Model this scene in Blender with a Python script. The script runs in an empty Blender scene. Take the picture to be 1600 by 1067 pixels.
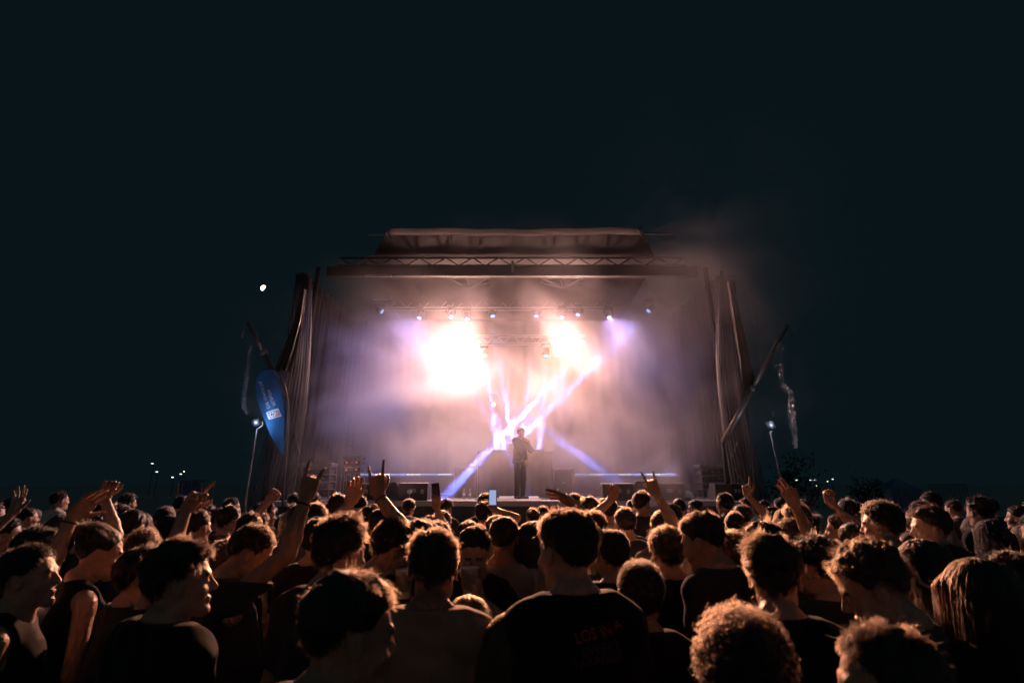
import bpy, bmesh, math, random, time
import numpy as np
from mathutils import Vector, Matrix
from mathutils.bvhtree import BVHTree
T0 = time.time()
sc = bpy.context.scene
COL = sc.collection
R = math.radians

# ------------------------------------------------------------------ camera
CAM_H, TILT, LENS = 1.92, 14.0, 20.0
FPX = 1600 * LENS / 36.0
cam_d = bpy.data.cameras.new('camera')
cam_d.lens = LENS; cam_d.sensor_width = 36.0
cam_d.clip_start = 0.05; cam_d.clip_end = 9000
cam_d.dof.use_dof = True; cam_d.dof.focus_distance = 11.0; cam_d.dof.aperture_fstop = 3.2
cam = bpy.data.objects.new('camera', cam_d); COL.objects.link(cam)
cam.location = (0, 0, CAM_H); cam.rotation_euler = (R(90 + TILT), 0, 0)
sc.camera = cam

# ------------------------------------------------------------------ world (night sky)
world = bpy.data.worlds.new('World'); sc.world = world; world.use_nodes = True
bg = world.node_tree.nodes['Background']
bg.inputs[0].default_value = (0.0027, 0.0071, 0.0090, 1); bg.inputs[1].default_value = 1.0
# ------------------------------------------------------------------ soft teal fill lamp, added to lift the shadows
sd = bpy.data.lights.new('shadow_fill', 'SUN'); sd.energy = 0.048; sd.angle = R(150); sd.color = (0.42, 0.80, 1.0)
so = bpy.data.objects.new('shadow_fill', sd); COL.objects.link(so); so.rotation_euler = (R(40), 0, 0)
# ------------------------------------------------------------------ exposure
vs = sc.view_settings
vs.view_transform = 'Standard'; vs.look = 'None'; vs.exposure = 0.0; vs.gamma = 1.0; vs.use_curve_mapping = False
cy = sc.cycles
cy.use_denoising = True; cy.use_light_tree = False
cy.max_bounces = 5; cy.diffuse_bounces = 2; cy.glossy_bounces = 2; cy.transmission_bounces = 4
cy.transparent_max_bounces = 8; cy.volume_bounces = 1
cy.volume_step_rate = 1.0; cy.volume_max_steps = 128
cy.sample_clamp_indirect = 4.0
cy.use_adaptive_sampling = True; cy.adaptive_threshold = 0.02

# ------------------------------------------------------------------ helpers
ct, st_ = math.cos(R(TILT)), math.sin(R(TILT))
def P(px, py, Y):
    """photo pixel (1600 x 1067) -> the world point on that sight line at distance Y down the field"""
    cx = (px - 800) / FPX; cyy = (533.5 - py) / FPX
    d = Vector((cx, ct - cyy * st_, st_ + cyy * ct))
    d *= Y / d.y
    return Vector((d.x, d.y, d.z + CAM_H))

def tag(o, label=None, cat=None, group=None, kind=None):
    if label: o['label'] = label
    if cat: o['category'] = cat
    if group: o['group'] = group
    if kind: o['kind'] = kind
    return o
def empty(name, loc=(0, 0, 0), rz=0.0):
    o = bpy.data.objects.new(name, None); o.empty_display_size = 0.1
    COL.objects.link(o); o.location = loc; o.rotation_euler = (0, 0, rz); return o

class MB:
    """collects shapes for ONE mesh object"""
    def __init__(s): s.v = []; s.f = []
    def add(s, v, f):
        n = len(s.v); s.v += [tuple(p) for p in v]; s.f += [tuple(i + n for i in q) for q in f]; return s
    def box(s, c, size, rot=None, bev=0.0):
        hx, hy, hz = size[0] / 2, size[1] / 2, size[2] / 2
        b = min(bev, hx * .9, hy * .9, hz * .9)
        M = rot or Matrix.Identity(3); c = Vector(c)
        if b <= 0:
            v = [(x, y, z) for x in (-hx, hx) for y in (-hy, hy) for z in (-hz, hz)]
            f = [(0, 1, 3, 2), (4, 6, 7, 5), (0, 4, 5, 1), (2, 3, 7, 6), (0, 2, 6, 4), (1, 5, 7, 3)]
        else:
            v = []; f = []
            idx = {}
            for sx in (-1, 1):
                for sy in (-1, 1):
                    for sz in (-1, 1):
                        for ax in range(3):
                            p = [sx * (hx - b), sy * (hy - b), sz * (hz - b)]
                            p[ax] = (sx * hx, sy * hy, sz * hz)[ax]
                            idx[(sx, sy, sz, ax)] = len(v); v.append(tuple(p))
            for ax in range(3):
                o1, o2 = [(1, 2), (2, 0), (0, 1)][ax]
                for sg in (-1, 1):
                    q = []
                    for a_, b_ in ((-1, -1), (1, -1), (1, 1), (-1, 1)):
                        k = [0, 0, 0]; k[ax] = sg; k[o1] = a_; k[o2] = b_
                        q.append(idx[(*k, ax)])
                    f.append(tuple(q if sg > 0 else q[::-1]))
            for ax in range(3):      # edge bevels
                o1, o2 = [(1, 2), (2, 0), (0, 1)][ax]
                for a_ in (-1, 1):
                    for b_ in (-1, 1):
                        k1 = [0, 0, 0]; k1[o1] = a_; k1[o2] = b_; k2 = list(k1); k1[ax] = -1; k2[ax] = 1
                        f.append((idx[(*k1, o1)], idx[(*k2, o1)], idx[(*k2, o2)], idx[(*k1, o2)]))
            for sx in (-1, 1):
                for sy in (-1, 1):
                    for sz in (-1, 1):
                        f.append(tuple(idx[(sx, sy, sz, a_)] for a_ in range(3)))
        return s.add([c + M @ Vector(p) for p in v], f)
    def tube(s, pts, r, n=8, caps=True):
        pts = [Vector(p) for p in pts]; m = len(pts)
        rr = r if isinstance(r, (list, tuple)) else [r] * m
        v = []; f = []
        prev = None
        for i, p in enumerate(pts):
            t = (pts[min(i + 1, m - 1)] - pts[max(i - 1, 0)]).normalized()
            if prev is None:
                a = Vector((0, 0, 1)) if abs(t.z) < .9 else Vector((1, 0, 0))
                u = t.cross(a).normalized()
            else:
                u = (prev - t * prev.dot(t)).normalized()
            prev = u; w = t.cross(u)
            for k in range(n):
                an = 2 * math.pi * k / n
                v.append(p + (u * math.cos(an) + w * math.sin(an)) * rr[i])
        for i in range(m - 1):
            for k in range(n):
                k2 = (k + 1) % n
                f.append((i * n + k, i * n + k2, (i + 1) * n + k2, (i + 1) * n + k))
        if caps:
            f.append(tuple(range(n))[::-1]); f.append(tuple((m - 1) * n + k for k in range(n)))
        return s.add(v, f)
    def lathe(s, c, prof, n=16, axis=None):
        """prof: list of (radius, height) along axis"""
        ax = (Vector(axis) if axis is not None else Vector((0, 0, 1))).normalized()
        a = Vector((1, 0, 0)) if abs(ax.x) < .9 else Vector((0, 1, 0))
        u = ax.cross(a).normalized(); w = ax.cross(u); c = Vector(c)
        v = []; f = []
        for r_, h in prof:
            for k in range(n):
                an = 2 * math.pi * k / n
                v.append(c + ax * h + (u * math.cos(an) + w * math.sin(an)) * max(r_, 1e-4))
        for i in range(len(prof) - 1):
            for k in range(n):
                k2 = (k + 1) % n
                f.append((i * n + k, i * n + k2, (i + 1) * n + k2, (i + 1) * n + k))
        f.append(tuple(range(n))[::-1]); f.append(tuple((len(prof) - 1) * n + k for k in range(n)))
        return s.add(v, f)
    def prism(s, poly, d):
        """poly: 3-D loop, d: extrusion vector"""
        poly = [Vector(p) for p in poly]; d = Vector(d); n = len(poly)
        v = poly + [p + d for p in poly]
        f = [tuple(range(n))[::-1], tuple(range(n, 2 * n))] + [(i, (i + 1) % n, n + (i + 1) % n, n + i) for i in range(n)]
        return s.add(v, f)
    def grid(s, fn, nu, nv):
        v = [fn(i / nu, j / nv) for i in range(nu + 1) for j in range(nv + 1)]
        f = [(i * (nv + 1) + j, (i + 1) * (nv + 1) + j, (i + 1) * (nv + 1) + j + 1, i * (nv + 1) + j + 1) for i in range(nu) for j in range(nv)]
        return s.add(v, f)
    def mesh(s, name, smooth=False, fix=True):
        me = bpy.data.meshes.new(name); me.from_pydata(s.v, [], s.f)
        if fix:
            b = bmesh.new(); b.from_mesh(me); bmesh.ops.recalc_face_normals(b, faces=b.faces); b.to_mesh(me); b.free()
        if smooth:
            me.polygons.foreach_set('use_smooth', [True] * len(me.polygons))
        me.update(); return me
    def build(s, name, mat, parent=None, smooth=False, fix=True):
        me = s.mesh(name, smooth, fix)
        if mat: me.materials.append(mat)
        return link(name, me, parent)
def link(name, data, parent=None):
    o = bpy.data.objects.new(name, data); COL.objects.link(o)
    if parent is not None: o.parent = parent
    return o

# ------------------------------------------------------------------ materials
def mat(name, col, rough=0.6, metal=0.0, noise=0.15, scale=8.0, bump=0.0, sheen=0.0, spec=0.5, emit=None, estr=0.0, trans=0.0, detail=4.0, aniso=None):
    m = bpy.data.materials.new(name); m.use_nodes = True
    nt = m.node_tree; b = nt.nodes['Principled BSDF']
    b.inputs['Roughness'].default_value = rough; b.inputs['Metallic'].default_value = metal
    b.inputs['Specular IOR Level'].default_value = spec
    c = (*col, 1)
    if noise > 0:
        tc = nt.nodes.new('ShaderNodeTexCoord'); n = nt.nodes.new('ShaderNodeTexNoise')
        n.inputs['Scale'].default_value = scale; n.inputs['Detail'].default_value = detail
        nt.links.new(tc.outputs['Object'], n.inputs['Vector'])
        r = nt.nodes.new('ShaderNodeMix'); r.data_type = 'RGBA'
        r.inputs['A'].default_value = tuple(x * (1 - noise) for x in col) + (1,)
        r.inputs['B'].default_value = tuple(min(1, x * (1 + noise)) for x in col) + (1,)
        nt.links.new(n.outputs['Fac'], r.inputs['Factor']); nt.links.new(r.outputs['Result'], b.inputs['Base Color'])
        mr = nt.nodes.new('ShaderNodeMapRange'); mr.inputs[3].default_value = max(0, rough - .12); mr.inputs[4].default_value = min(1, rough + .12)
        nt.links.new(n.outputs['Fac'], mr.inputs[0]); nt.links.new(mr.outputs[0], b.inputs['Roughness'])
        if bump > 0:
            bp = nt.nodes.new('ShaderNodeBump'); bp.inputs['Strength'].default_value = bump; bp.inputs['Distance'].default_value = 0.02
            nt.links.new(n.outputs['Fac'], bp.inputs['Height']); nt.links.new(bp.outputs['Normal'], b.inputs['Normal'])
    else:
        b.inputs['Base Color'].default_value = c
    if sheen: b.inputs['Sheen Weight'].default_value = sheen; b.inputs['Sheen Roughness'].default_value = .4
    if emit is not None:
        b.inputs['Emission Color'].default_value = (*emit, 1); b.inputs['Emission Strength'].default_value = estr
    if trans:
        out = nt.nodes['Material Output']; tl = nt.nodes.new('ShaderNodeBsdfTranslucent'); tl.inputs[0].default_value = c
        mx = nt.nodes.new('ShaderNodeMixShader'); mx.inputs[0].default_value = trans
        nt.links.new(b.outputs[0], mx.inputs[1]); nt.links.new(tl.outputs[0], mx.inputs[2]); nt.links.new(mx.outputs[0], out.inputs[0])
    return m
def sheer(name, col, alpha, rough=.3):
    m = mat(name, col, rough, noise=.2, scale=3)
    nt = m.node_tree; out = nt.nodes['Material Output']; tr = nt.nodes.new('ShaderNodeBsdfTransparent')
    mx = nt.nodes.new('ShaderNodeMixShader'); mx.inputs[0].default_value = alpha
    nt.links.new(tr.outputs[0], mx.inputs[1]); nt.links.new(nt.nodes['Principled BSDF'].outputs[0], mx.inputs[2]); nt.links.new(mx.outputs[0], out.inputs[0])
    return m
M = {}
M['black_metal'] = mat('black_metal', (.03, .03, .032), .42, .6, .2, 20)
M['alu'] = mat('aluminium', (.30, .30, .31), .38, .9, .15, 15)
M['dark_cloth'] = mat('dark_cloth', (.035, .034, .036), .8, 0, .3, 6, .2)
M['scrim'] = mat('scrim_mesh_cloth', (.006, .0055, .006), .8, 0, .3, 4, .15)
M['backdrop'] = mat('backdrop_cloth', (.004, .0037, .004), .85, 0, .3, 3, .2)
M['tarp'] = mat('roof_tarp', (.005, .0045, .004), .85, 0, .25, 1.5, .1, spec=.15)
M['tube'] = mat('roof_tube', (.16, .14, .125), .4, .4, .15, 6)
M['lip'] = mat('roof_lip_vinyl', (.75, .66, .6), .2, 0, .1, 6, trans=.3)
M['roof_black'] = mat('roof_black_paint', (.010, .009, .009), .8, 0, .2, 10, spec=.2)
M['deck'] = mat('stage_deck', (.17, .16, .17), .45, 0, .35, 3)
M['ground'] = mat('ground', (.33, .31, .28), .9, 0, .4, 2, .3)
M['case'] = mat('flight_case', (.04, .04, .045), .5, 0, .2, 12)
M['box_black'] = mat('speaker_paint', (.028, .028, .03), .5, 0, .25, 40, .3)
M['grille'] = mat('speaker_grille', (.02, .02, .022), .6, .3, .3, 150, .4)
M['booth'] = mat('booth_cloth', (.13, .115, .13), .8, 0, .2, 5, .15)
M['white'] = mat('white_plastic', (.75, .75, .76), .4, 0, .05, 10)
M['plastic'] = sheer('clear_plastic_sheet', (.5, .5, .53), .17, .14)
def patchy(m, lo, hi):
    nt = m.node_tree; mx = [n for n in nt.nodes if n.type == 'MIX_SHADER'][0]; tc = nt.nodes.new('ShaderNodeTexCoord'); n = nt.nodes.new('ShaderNodeTexNoise'); n.inputs['Scale'].default_value = 9; n.inputs['Detail'].default_value = 5
    r = nt.nodes.new('ShaderNodeMapRange'); r.inputs[1].default_value = .45; r.inputs[2].default_value = .68; r.inputs[3].default_value = lo; r.inputs[4].default_value = hi
    nt.links.new(tc.outputs['Object'], n.inputs['Vector']); nt.links.new(n.outputs['Fac'], r.inputs[0]); nt.links.new(r.outputs[0], mx.inputs[0])
patchy(M['plastic'], .02, .6)
M['wing'] = sheer('wing_net', (.05, .048, .056), .55, .6)
M['glassy'] = sheer('clear_bottle', (.8, .84, .88), .4, .12)
M['flag'] = mat('flag_fabric', (.012, .16, .42), .7, 0, .12, 3, .1, trans=.35)
M['flag_white'] = mat('flag_print_white', (.74, .70, .76), .7, 0, .05, 10)
M['flag_pole'] = mat('flag_pole', (.02, .02, .02), .5)
M['cup'] = mat('cup_plastic', (.72, .70, .66), .35, 0, .06, 20, trans=.3)
M['phone'] = mat('phone_body', (.03, .03, .035), .3)
M['moon'] = mat('moon_surface', (.5, .5, .5), .9, emit=(1, .93, .8), estr=6, noise=0)
def emis(name, col, s):
    m = bpy.data.materials.new(name); m.use_nodes = True; nt = m.node_tree; nt.nodes.remove(nt.nodes['Principled BSDF'])
    e = nt.nodes.new('ShaderNodeEmission'); e.inputs[0].default_value = (*col, 1); e.inputs[1].default_value = s
    nt.links.new(e.outputs[0], nt.nodes['Material Output'].inputs[0]); return m
M['bulb'] = emis('tungsten_bulb', (1, .72, .42), 60)
M['lens_blue'] = emis('beam_lens', (.30, .42, 1.0), 2.4)
M['lens_dim'] = emis('beam_lens_dim', (.5, .55, 1.0), 3.0)
M['led_white'] = emis('led_white', (.85, .86, 1.0), 1.6)
M['led_blue'] = emis('led_blue', (.22, .36, 1.0), 1.3)
M['lamp_white'] = emis('side_lamp_lens', (.80, .88, 1.0), 22)
M['far_warm'] = emis('far_lamp_warm', (1, .86, .5), 3.0)
M['far_green'] = emis('far_lamp_green', (.75, 1, .7), 2.5)
M['far_white'] = emis('far_lamp_white', (.9, .96, 1), 2.5)
M['red_led'] = emis('red_indicator', (1, .18, .06), 1.2)
M['screen'] = emis('phone_screen', (.45, .58, .95), .7)
# ================================================================== THE SETTING
o = MB().grid(lambda u, v: (-400 + 800 * u, -20 + 920 * v, 0), 4, 4).build('ground', M['ground']); tag(o, 'dark trampled ground of the concert field', 'ground', kind='structure')

DZ = 1.57           # deck height
# ---- deck: thing with panels
deck = empty('stage_deck', (0, 15.4, 0)); tag(deck, 'raised concert stage with grey deck panels and dark front skirt', 'stage')
def part(mb, name, m, parent, smooth=False):
    o = mb.build(name, m, parent, smooth); o.matrix_parent_inverse = parent.matrix_world.inverted() if False else Matrix.Translation(-Vector(parent.location)) ; return o
nx = 8
for i in range(nx):
    for j in range(5):
        x0 = -5.2 + i * 1.3; y0 = 12.3 + j * 1.26
        part(MB().box((x0 + .65, y0 + .63, DZ - .05), (1.292, 1.252, .1), bev=.006), 'deck_panel', M['deck'], deck)
part(MB().grid(lambda u, v: (-5.2 + 10.4 * u, 12.27 + .02 * math.sin(u * 160), .02 + (DZ - .13) * v), 160, 2), 'front_skirt', M['dark_cloth'], deck)
part(MB().box((0, 12.29, DZ - .06), (10.42, .03, .1), bev=.006), 'edge_rail', M['alu'], deck)
for i in range(9):
    part(MB().tube([(-5.1 + i * 1.275, 12.5, 0), (-5.1 + i * 1.275, 12.5, DZ - .1)], .03), 'deck_leg', M['alu'], deck)

# ---- back cloth and side cloths
def fold_wall(name, a, b, z0, z1, m, nfold, amp, label, seed, nu=140, flare=0.0, lean=(0, 0)):
    a = Vector(a); b = Vector(b); n = Vector((-(b - a).y, (b - a).x, 0)).normalized(); rg = random.Random(seed)
    ph = [rg.uniform(0, 6.28) for _ in range(6)]
    def fn(u, v):
        w = nfold * 6.2832
        d = amp * (math.sin(u * w + ph[0] + 1.2 * math.sin(u * 11 + ph[1])) + .5 * math.sin(u * w * 2.3 + ph[2] + v * 2.5) + .25 * math.sin(u * w * .37 + v * 4 + ph[3]))
        p = a.lerp(b, u) + n * d * (1.0 - .45 * v)
        return Vector((p.x + lean[0] * v, p.y + lean[1] * v, z0 + (z1 - z0) * v))
    o = MB().grid(fn, nu, 14).build(name, m, None, True, fix=False)
    return tag(o, label, 'curtain')
fold_wall('back_curtain', (-5.1, 18.35, 0), (5.1, 18.35, 0), DZ, 7.2, M['backdrop'], 14, .02, 'wide black back curtain closing the rear of the stage', 1, 240)
fold_wall('side_curtain', (-5.45, 12.9, 0), (-5.15, 18.2, 0), DZ - .2, 6.9, M['scrim'], 15, .07, 'dark gathered side curtain on the flag side of the stage', 2, 170, lean=(.35, 0))
fold_wall('side_curtain', (5.45, 12.9, 0), (5.15, 18.2, 0), DZ - .2, 6.9, M['scrim'], 15, .07, 'dark gathered side curtain on the tree side of the stage', 3, 170, lean=(-.35, 0))

# front wing cloths: narrow at the roof corner, flaring to the ground
def wing(sgn, label, seed, tops, bots, m, amp=.07, nf=9, Y=12.55):
    rg = random.Random(seed); ph = [rg.uniform(0, 6.28) for _ in range(5)]
    tl, tr = tops; bl, br = bots
    def fn(u, v):      # v: 0 bottom .. 1 top
        e = v ** 1.25
        p = P(bl[0] + (br[0] - bl[0]) * u, bl[1] + (br[1] - bl[1]) * u, Y).lerp(P(tl[0] + (tr[0] - tl[0]) * u, tl[1] + (tr[1] - tl[1]) * u, Y + .25), v)
        sag = .18 * math.sin(math.pi * v) * sgn
        d = amp * (math.sin(u * nf * 6.28 + ph[0] + 1.5 * v) + .6 * math.sin(u * nf * 13.1 + ph[1] - 3 * v) + .4 * math.sin(u * 9 + v * 7 + ph[2]))
        return Vector((p.x + sag, p.y + d, max(p.z, .02)))
    o = MB().grid(fn, 90, 26).build('wing_cloth', m, None, True, fix=False); return tag(o, label, 'cloth')
wing(1, 'grey mesh cloth hanging behind the blue flag, gathered at the roof corner', 5, ((463, 428), (486, 428)), ((381, 800), (452, 800)), M['wing'])
wing(-1, 'grey mesh cloth hanging beside the tree-side lamp, gathered at the roof corner', 6, ((1122, 432), (1146, 432)), ((1150, 800), (1206, 800)), M['wing'])
# gathered wing folds, the warm light on them put into the cloth colour
def strip(name, pts, w0, w1, m, label, Y, seed):
    rg = random.Random(seed); ph = rg.uniform(0, 6)
    def fn(u, v):
        t = v * (len(pts) - 1); i = min(int(t), len(pts) - 2); f = t - i
        px = pts[i][0] * (1 - f) + pts[i + 1][0] * f; py = pts[i][1] * (1 - f) + pts[i + 1][1] * f
        w = w0 + (w1 - w0) * v
        p = P(px, py, Y)
        return Vector((p.x + (u - .5) * w, p.y + .05 * math.sin(u * 19 + ph + 2 * v) + .03 * math.sin(u * 41 + 5 * v), p.z))
    o = MB().grid(fn, 40, 24).build(name, m, None, True, fix=False); return tag(o, label, 'cloth')
M['lit_cloth'] = mat('warm_lit_cloth', (.045, .033, .025), .45, 0, .3, 5, .2)
strip('gathered_cloth', [(474, 452), (466, 500), (452, 548), (441, 580)], .12, .36, M['lit_cloth'], 'gathered cloth strip with painted warm light, rising behind the blue flag to the roof', 12.45, 3)
strip('gathered_cloth', [(1140, 440), (1152, 500), (1164, 560), (1172, 610)], .10, .34, M['lit_cloth'], 'gathered cloth strip with painted warm light, beside the diagonal arm on the tree side', 12.45, 4)

# ---- roof
roof = empty('stage_roof', (0, 13, 0)); tag(roof, 'folding stage roof with glossy front tube, lattice beam and sloping canopy', 'roof')
def rp(mb, name, m, smooth=False): return part(mb, name, m, roof, smooth)
ZL = P(800, 363, 12).z
def wav(u): return .03 * math.sin(u * 9) + .015 * math.sin(u * 31)
tl = P(603, 363, 12); tr = P(1003, 362, 12)
rp(MB().tube([tl.lerp(tr, k / 40) + Vector((0, 0, wav(k / 40) * .5)) for k in range(41)], .075, 16), 'front_tube', M['lip'], True)
rp(MB().tube([P(575, 367, 12.05), tl + Vector((.02, .05, -.02))], .018, 6), 'edge_cord', M['tube'])
rp(MB().tube([P(1052, 366, 12.05), tr + Vector((-.02, .05, -.02))], .018, 6), 'edge_cord', M['tube'])
for px, py in ((606, 359), (999, 357)):
    c = P(px, py, 11.93)
    cl = rp(MB().box(c, (.12, .08, .16), Matrix.Rotation(R(28), 3, 'Y'), .02), 'corner_clamp', M['alu'])
    rp(MB().tube([c + Vector((0, 0, -.05)), c + Vector((.1, 0, -.25))], .02, 6), 'clamp_pin', M['alu'])
def canopy(u, v):     # from the lip back to the lattice beam
    a = P(603 + (1003 - 603) * u, 364, 12.08); b = Vector((-3.4 + 6.9 * u, 13.02, 7.30))
    p = a.lerp(b, v); p.z += .05 * (1 - v) + .008 * math.sin(u * 25 + v * 3) * math.sin(math.pi * v); return p
rp(MB().grid(canopy, 60, 8), 'canopy_sheet', M['tarp'], True)
for px in (802, 706):
    rp(MB().tube([P(px, 361, 11.97), P(px, 378, 12.1)], .014, 6), 'hanging_strap', M['alu'])
rp(MB().grid(lambda u, v: (-3.7 + 7.4 * u, 13.1 + 5.3 * v, 7.42 + .04 * math.sin(u * 40) - .25 * abs(v - .4)), 60, 10), 'ceiling_sheet', M['tarp'], True)
# lattice beam: chords and diagonals
zt, zb = 7.26, 7.06
for z in (zt, zb): rp(MB().tube([(-4.25, 13.0, z), (4.25, 13.0, z)], .028, 8), 'chord', M['roof_black'])
nd = 26
for k in range(nd):
    x0 = -4.2 + 8.4 * k / nd; x1 = x0 + 8.4 / nd
    rp(MB().tube([(x0, 13.0, zb if k % 2 else zt), (x1, 13.0, zt if k % 2 else zb)], .017, 6), 'diagonal', M['roof_black'])
rp(MB().box((0, 13.04, 6.91), (9.0, .16, .24), bev=.015), 'header_beam', M['roof_black'])
rp(MB().tube([(-3.55, 12.93, 6.77), (-2.9, 12.93, 6.77)], .03, 6), 'beam_bracket', M['alu'])
rp(MB().tube([P(801, 408, 12.9), P(801, 425, 12.9)], .03, 8), 'centre_hook', M['alu'])
for sx in (-1, 1):      # corner posts
    rp(MB().tube([(sx * 5.0, 13.0, DZ), (sx * 4.7, 13.0, 7.0)], .06, 8), 'corner_post', M['roof_black'])
    rp(MB().tube([(sx * 4.95, 18.2, DZ), (sx * 4.8, 18.2, 7.2)], .06, 8), 'corner_post', M['roof_black'])
# hanging V brackets under the ceiling
for cx, lab in ((732, 'a'), (878, 'b')):
    Y = 14.6
    l, r_, a = P(cx - 32, 434, Y), P(cx + 32, 434, Y), P(cx + 1, 450, Y)
    rp(MB().tube([l, a], .028, 6), 'bracket_bar', M['alu']); rp(MB().tube([r_, a], .028, 6), 'bracket_bar', M['alu'])
    rp(MB().tube([P(cx - 2, 434, Y), a], .018, 6), 'bracket_bar', M['alu']); rp(MB().tube([l, r_], .02, 6), 'bracket_bar', M['alu'])
    back = Vector((0, .5, .05)); rp(MB().tube([l + back, a], .02, 6), 'bracket_bar', M['alu']); rp(MB().tube([r_ + back, a], .02, 6), 'bracket_bar', M['alu'])
for a, b in (((649, 444), (660, 464)), ((958, 441), (948, 461))):
    rp(MB().tube([P(*a, 14.0), P(*b, 14.0)], .02, 6), 'stay_rod', M['alu'])

# ---- lighting trusses
def box_truss(name, x0, x1, Y, z, w, label, group):
    t = empty(name, (0, Y, z)); tag(t, label, 'truss', group)
    for dy in (-w / 2, w / 2):
        for dz in (-w / 2, w / 2):
            part2(MB().tube([(x0, Y + dy, z + dz), (x1, Y + dy, z + dz)], .022, 6), 'chord', M['alu'], t)
    n = int((x1 - x0) / w); s = (x1 - x0) / n
    for k in range(n):
        a = x0 + k * s; up = k % 2
        part2(MB().tube([(a, Y - w / 2, z + (w / 2 if up else -w / 2)), (a + s, Y - w / 2, z + (-w / 2 if up else w / 2))], .011, 5), 'diagonal', M['alu'], t)
        part2(MB().tube([(a, Y + (w / 2 if up else -w / 2), z + w / 2), (a + s, Y + (-w / 2 if up else w / 2), z + w / 2)], .011, 5), 'diagonal', M['alu'], t)
    for x in (x0 + .4, x1 - .4):
        part2(MB().tube([(x, Y, z), (x, Y, 7.25)], .008, 4), 'hanging_cable', M['alu'], t)
    return t
def part2(mb, name, m, parent, smooth=False):
    o = mb.build(name, m, parent, smooth); o.matrix_parent_inverse = Matrix.Translation(-Vector(parent.location)); return o
YB = 16.9
z1 = P(800, 490, YB).z + .28; z2 = P(800, 548, YB).z + .25
box_truss('lighting_truss', -4.3, 4.3, YB, z1, .26, 'aluminium box truss carrying the upper row of blue beam lights', 'lighting trusses')
box_truss('lighting_truss', -2.2, 2.2, YB - .35, z2, .24, 'aluminium box truss carrying the lower beam lights and two big floods', 'lighting trusses')

# ---- moving-head beam lights
SPOT = []
def aim_rot(d):
    return Vector((0, 0, -1)).rotation_difference(Vector(d).normalized())
MHEAD = {}
def moving_head(px, py, Y, target, label, power, size, col=(.13, .21, 1.0), lens='lens_blue', hang=True, sc_=1.0, blend=.25):
    p = P(px, py, Y); t = Vector(target); d = (t - p).normalized()
    e = empty('moving_head_light', p); tag(e, label, 'stage light', 'moving head beam lights')
    q = aim_rot(d).to_matrix()
    k = sc_
    up = 1 if hang else -1
    part2(MB().box(p + Vector((0, 0, up * .30 * k)) - d * .02, (.26 * k, .26 * k, .09 * k), bev=.015), 'base', M['black_metal'], e)
    for s in (-1, 1): part2(MB().box(p + Vector((s * .13 * k, 0, up * .14 * k)) - d * .08, (.03 * k, .10 * k, .28 * k), bev=.01), 'yoke_arm', M['black_metal'], e)
    hd = MB().lathe(p - d * .24 * k, [(.02, 0), (.07 * k, .01), (.095 * k, .06 * k), (.10 * k, .16 * k), (.085 * k, .235 * k)], 16, d)
    h = part2(hd, 'head', M['black_metal'], e, True)
    part2(MB().lathe(p - d * .003, [(.074 * k, 0), (.070 * k, .008), (.04 * k, .014)], 16, d), 'lens', M[lens], e, True)
    if power > 0:
        L = bpy.data.lights.new('beam', 'SPOT'); L.energy = power; L.spot_size = R(size); L.spot_blend = blend; L.color = col; L.shadow_soft_size = .05
        lo = bpy.data.objects.new('beam', L); COL.objects.link(lo); lo.parent = e; lo.location = d * .03
        lo.rotation_mode = 'QUATERNION'; lo.rotation_quaternion = aim_rot(d)
    return e
BP = 80000
def D(px, Y): return (P(px, 770, Y).x, Y, DZ)
moving_head(597, 487, 16.6, P(760, 605, 16.2), 'outermost blue beam light on the flag side of upper truss', BP * 2.5, 2.0)
moving_head(655, 497, 16.8, P(575, 690, 14.6), 'blue wash light second from flag side of the upper truss', 700, 120, col=(.50, .40, 1.0), blend=1.0)
moving_head(705, 495, 16.8, P(730, 640, 14.5), 'third light on upper truss, just above the first flood glare', BP * .06, 4)
moving_head(730, 499, 16.8, P(742, 660, 13.6), 'fourth light on upper truss, above the first flood glare', BP * .04, 6)
moving_head(770, 494, 16.8, P(806, 725, 14.9), 'beam light above the booth aiming down left of the singer', BP * 12, 2.0)
moving_head(838, 494, 16.8, P(815, 690, 15.4), 'beam light above the singer aiming thinly down', BP * 18, 1.5)
moving_head(878, 496, 16.8, P(880, 690, 13.0), 'light on upper truss just above the second flood glare', BP * .04, 8)
moving_head(903, 492, 16.8, P(885, 560, 16.0), 'small light above and beside the second flood glare', BP * .05, 4)
moving_head(952, 496, 16.8, P(1010, 690, 14.6), 'blue wash light second from tree side of the upper truss', 350, 120, col=(.50, .40, 1.0), blend=1.0)
moving_head(1013, 486, 16.6, P(815, 682, 15.4), 'outermost beam light on tree side with long diagonal beam', BP * 22, 1.9)
Y2 = YB - .45
moving_head(757, 556, Y2, P(778, 700, 15.2), 'lower truss beam light aiming down behind the booth, first of four', BP * 2, 3.0)
moving_head(853, 556, Y2, P(842, 715, 15.6), 'lower truss beam light aiming straight down behind the singer', BP * 2.2, 3.0)
moving_head(905, 556, Y2, D(692, 13.6), 'lower truss light with the strongest beam crossing to the deck', BP * 8, 2.3)
moving_head(712, 560, Y2, D(832, 14.0), 'lower truss light with beam crossing behind the singer toward the deck', BP * .8, 2.2)
moving_head(771, 632, 17.3, P(790, 700, 15.8), 'single beam light mounted low between the two flood glares', BP * .5, 5, hang=True)

BL_WIDE = .60
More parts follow.
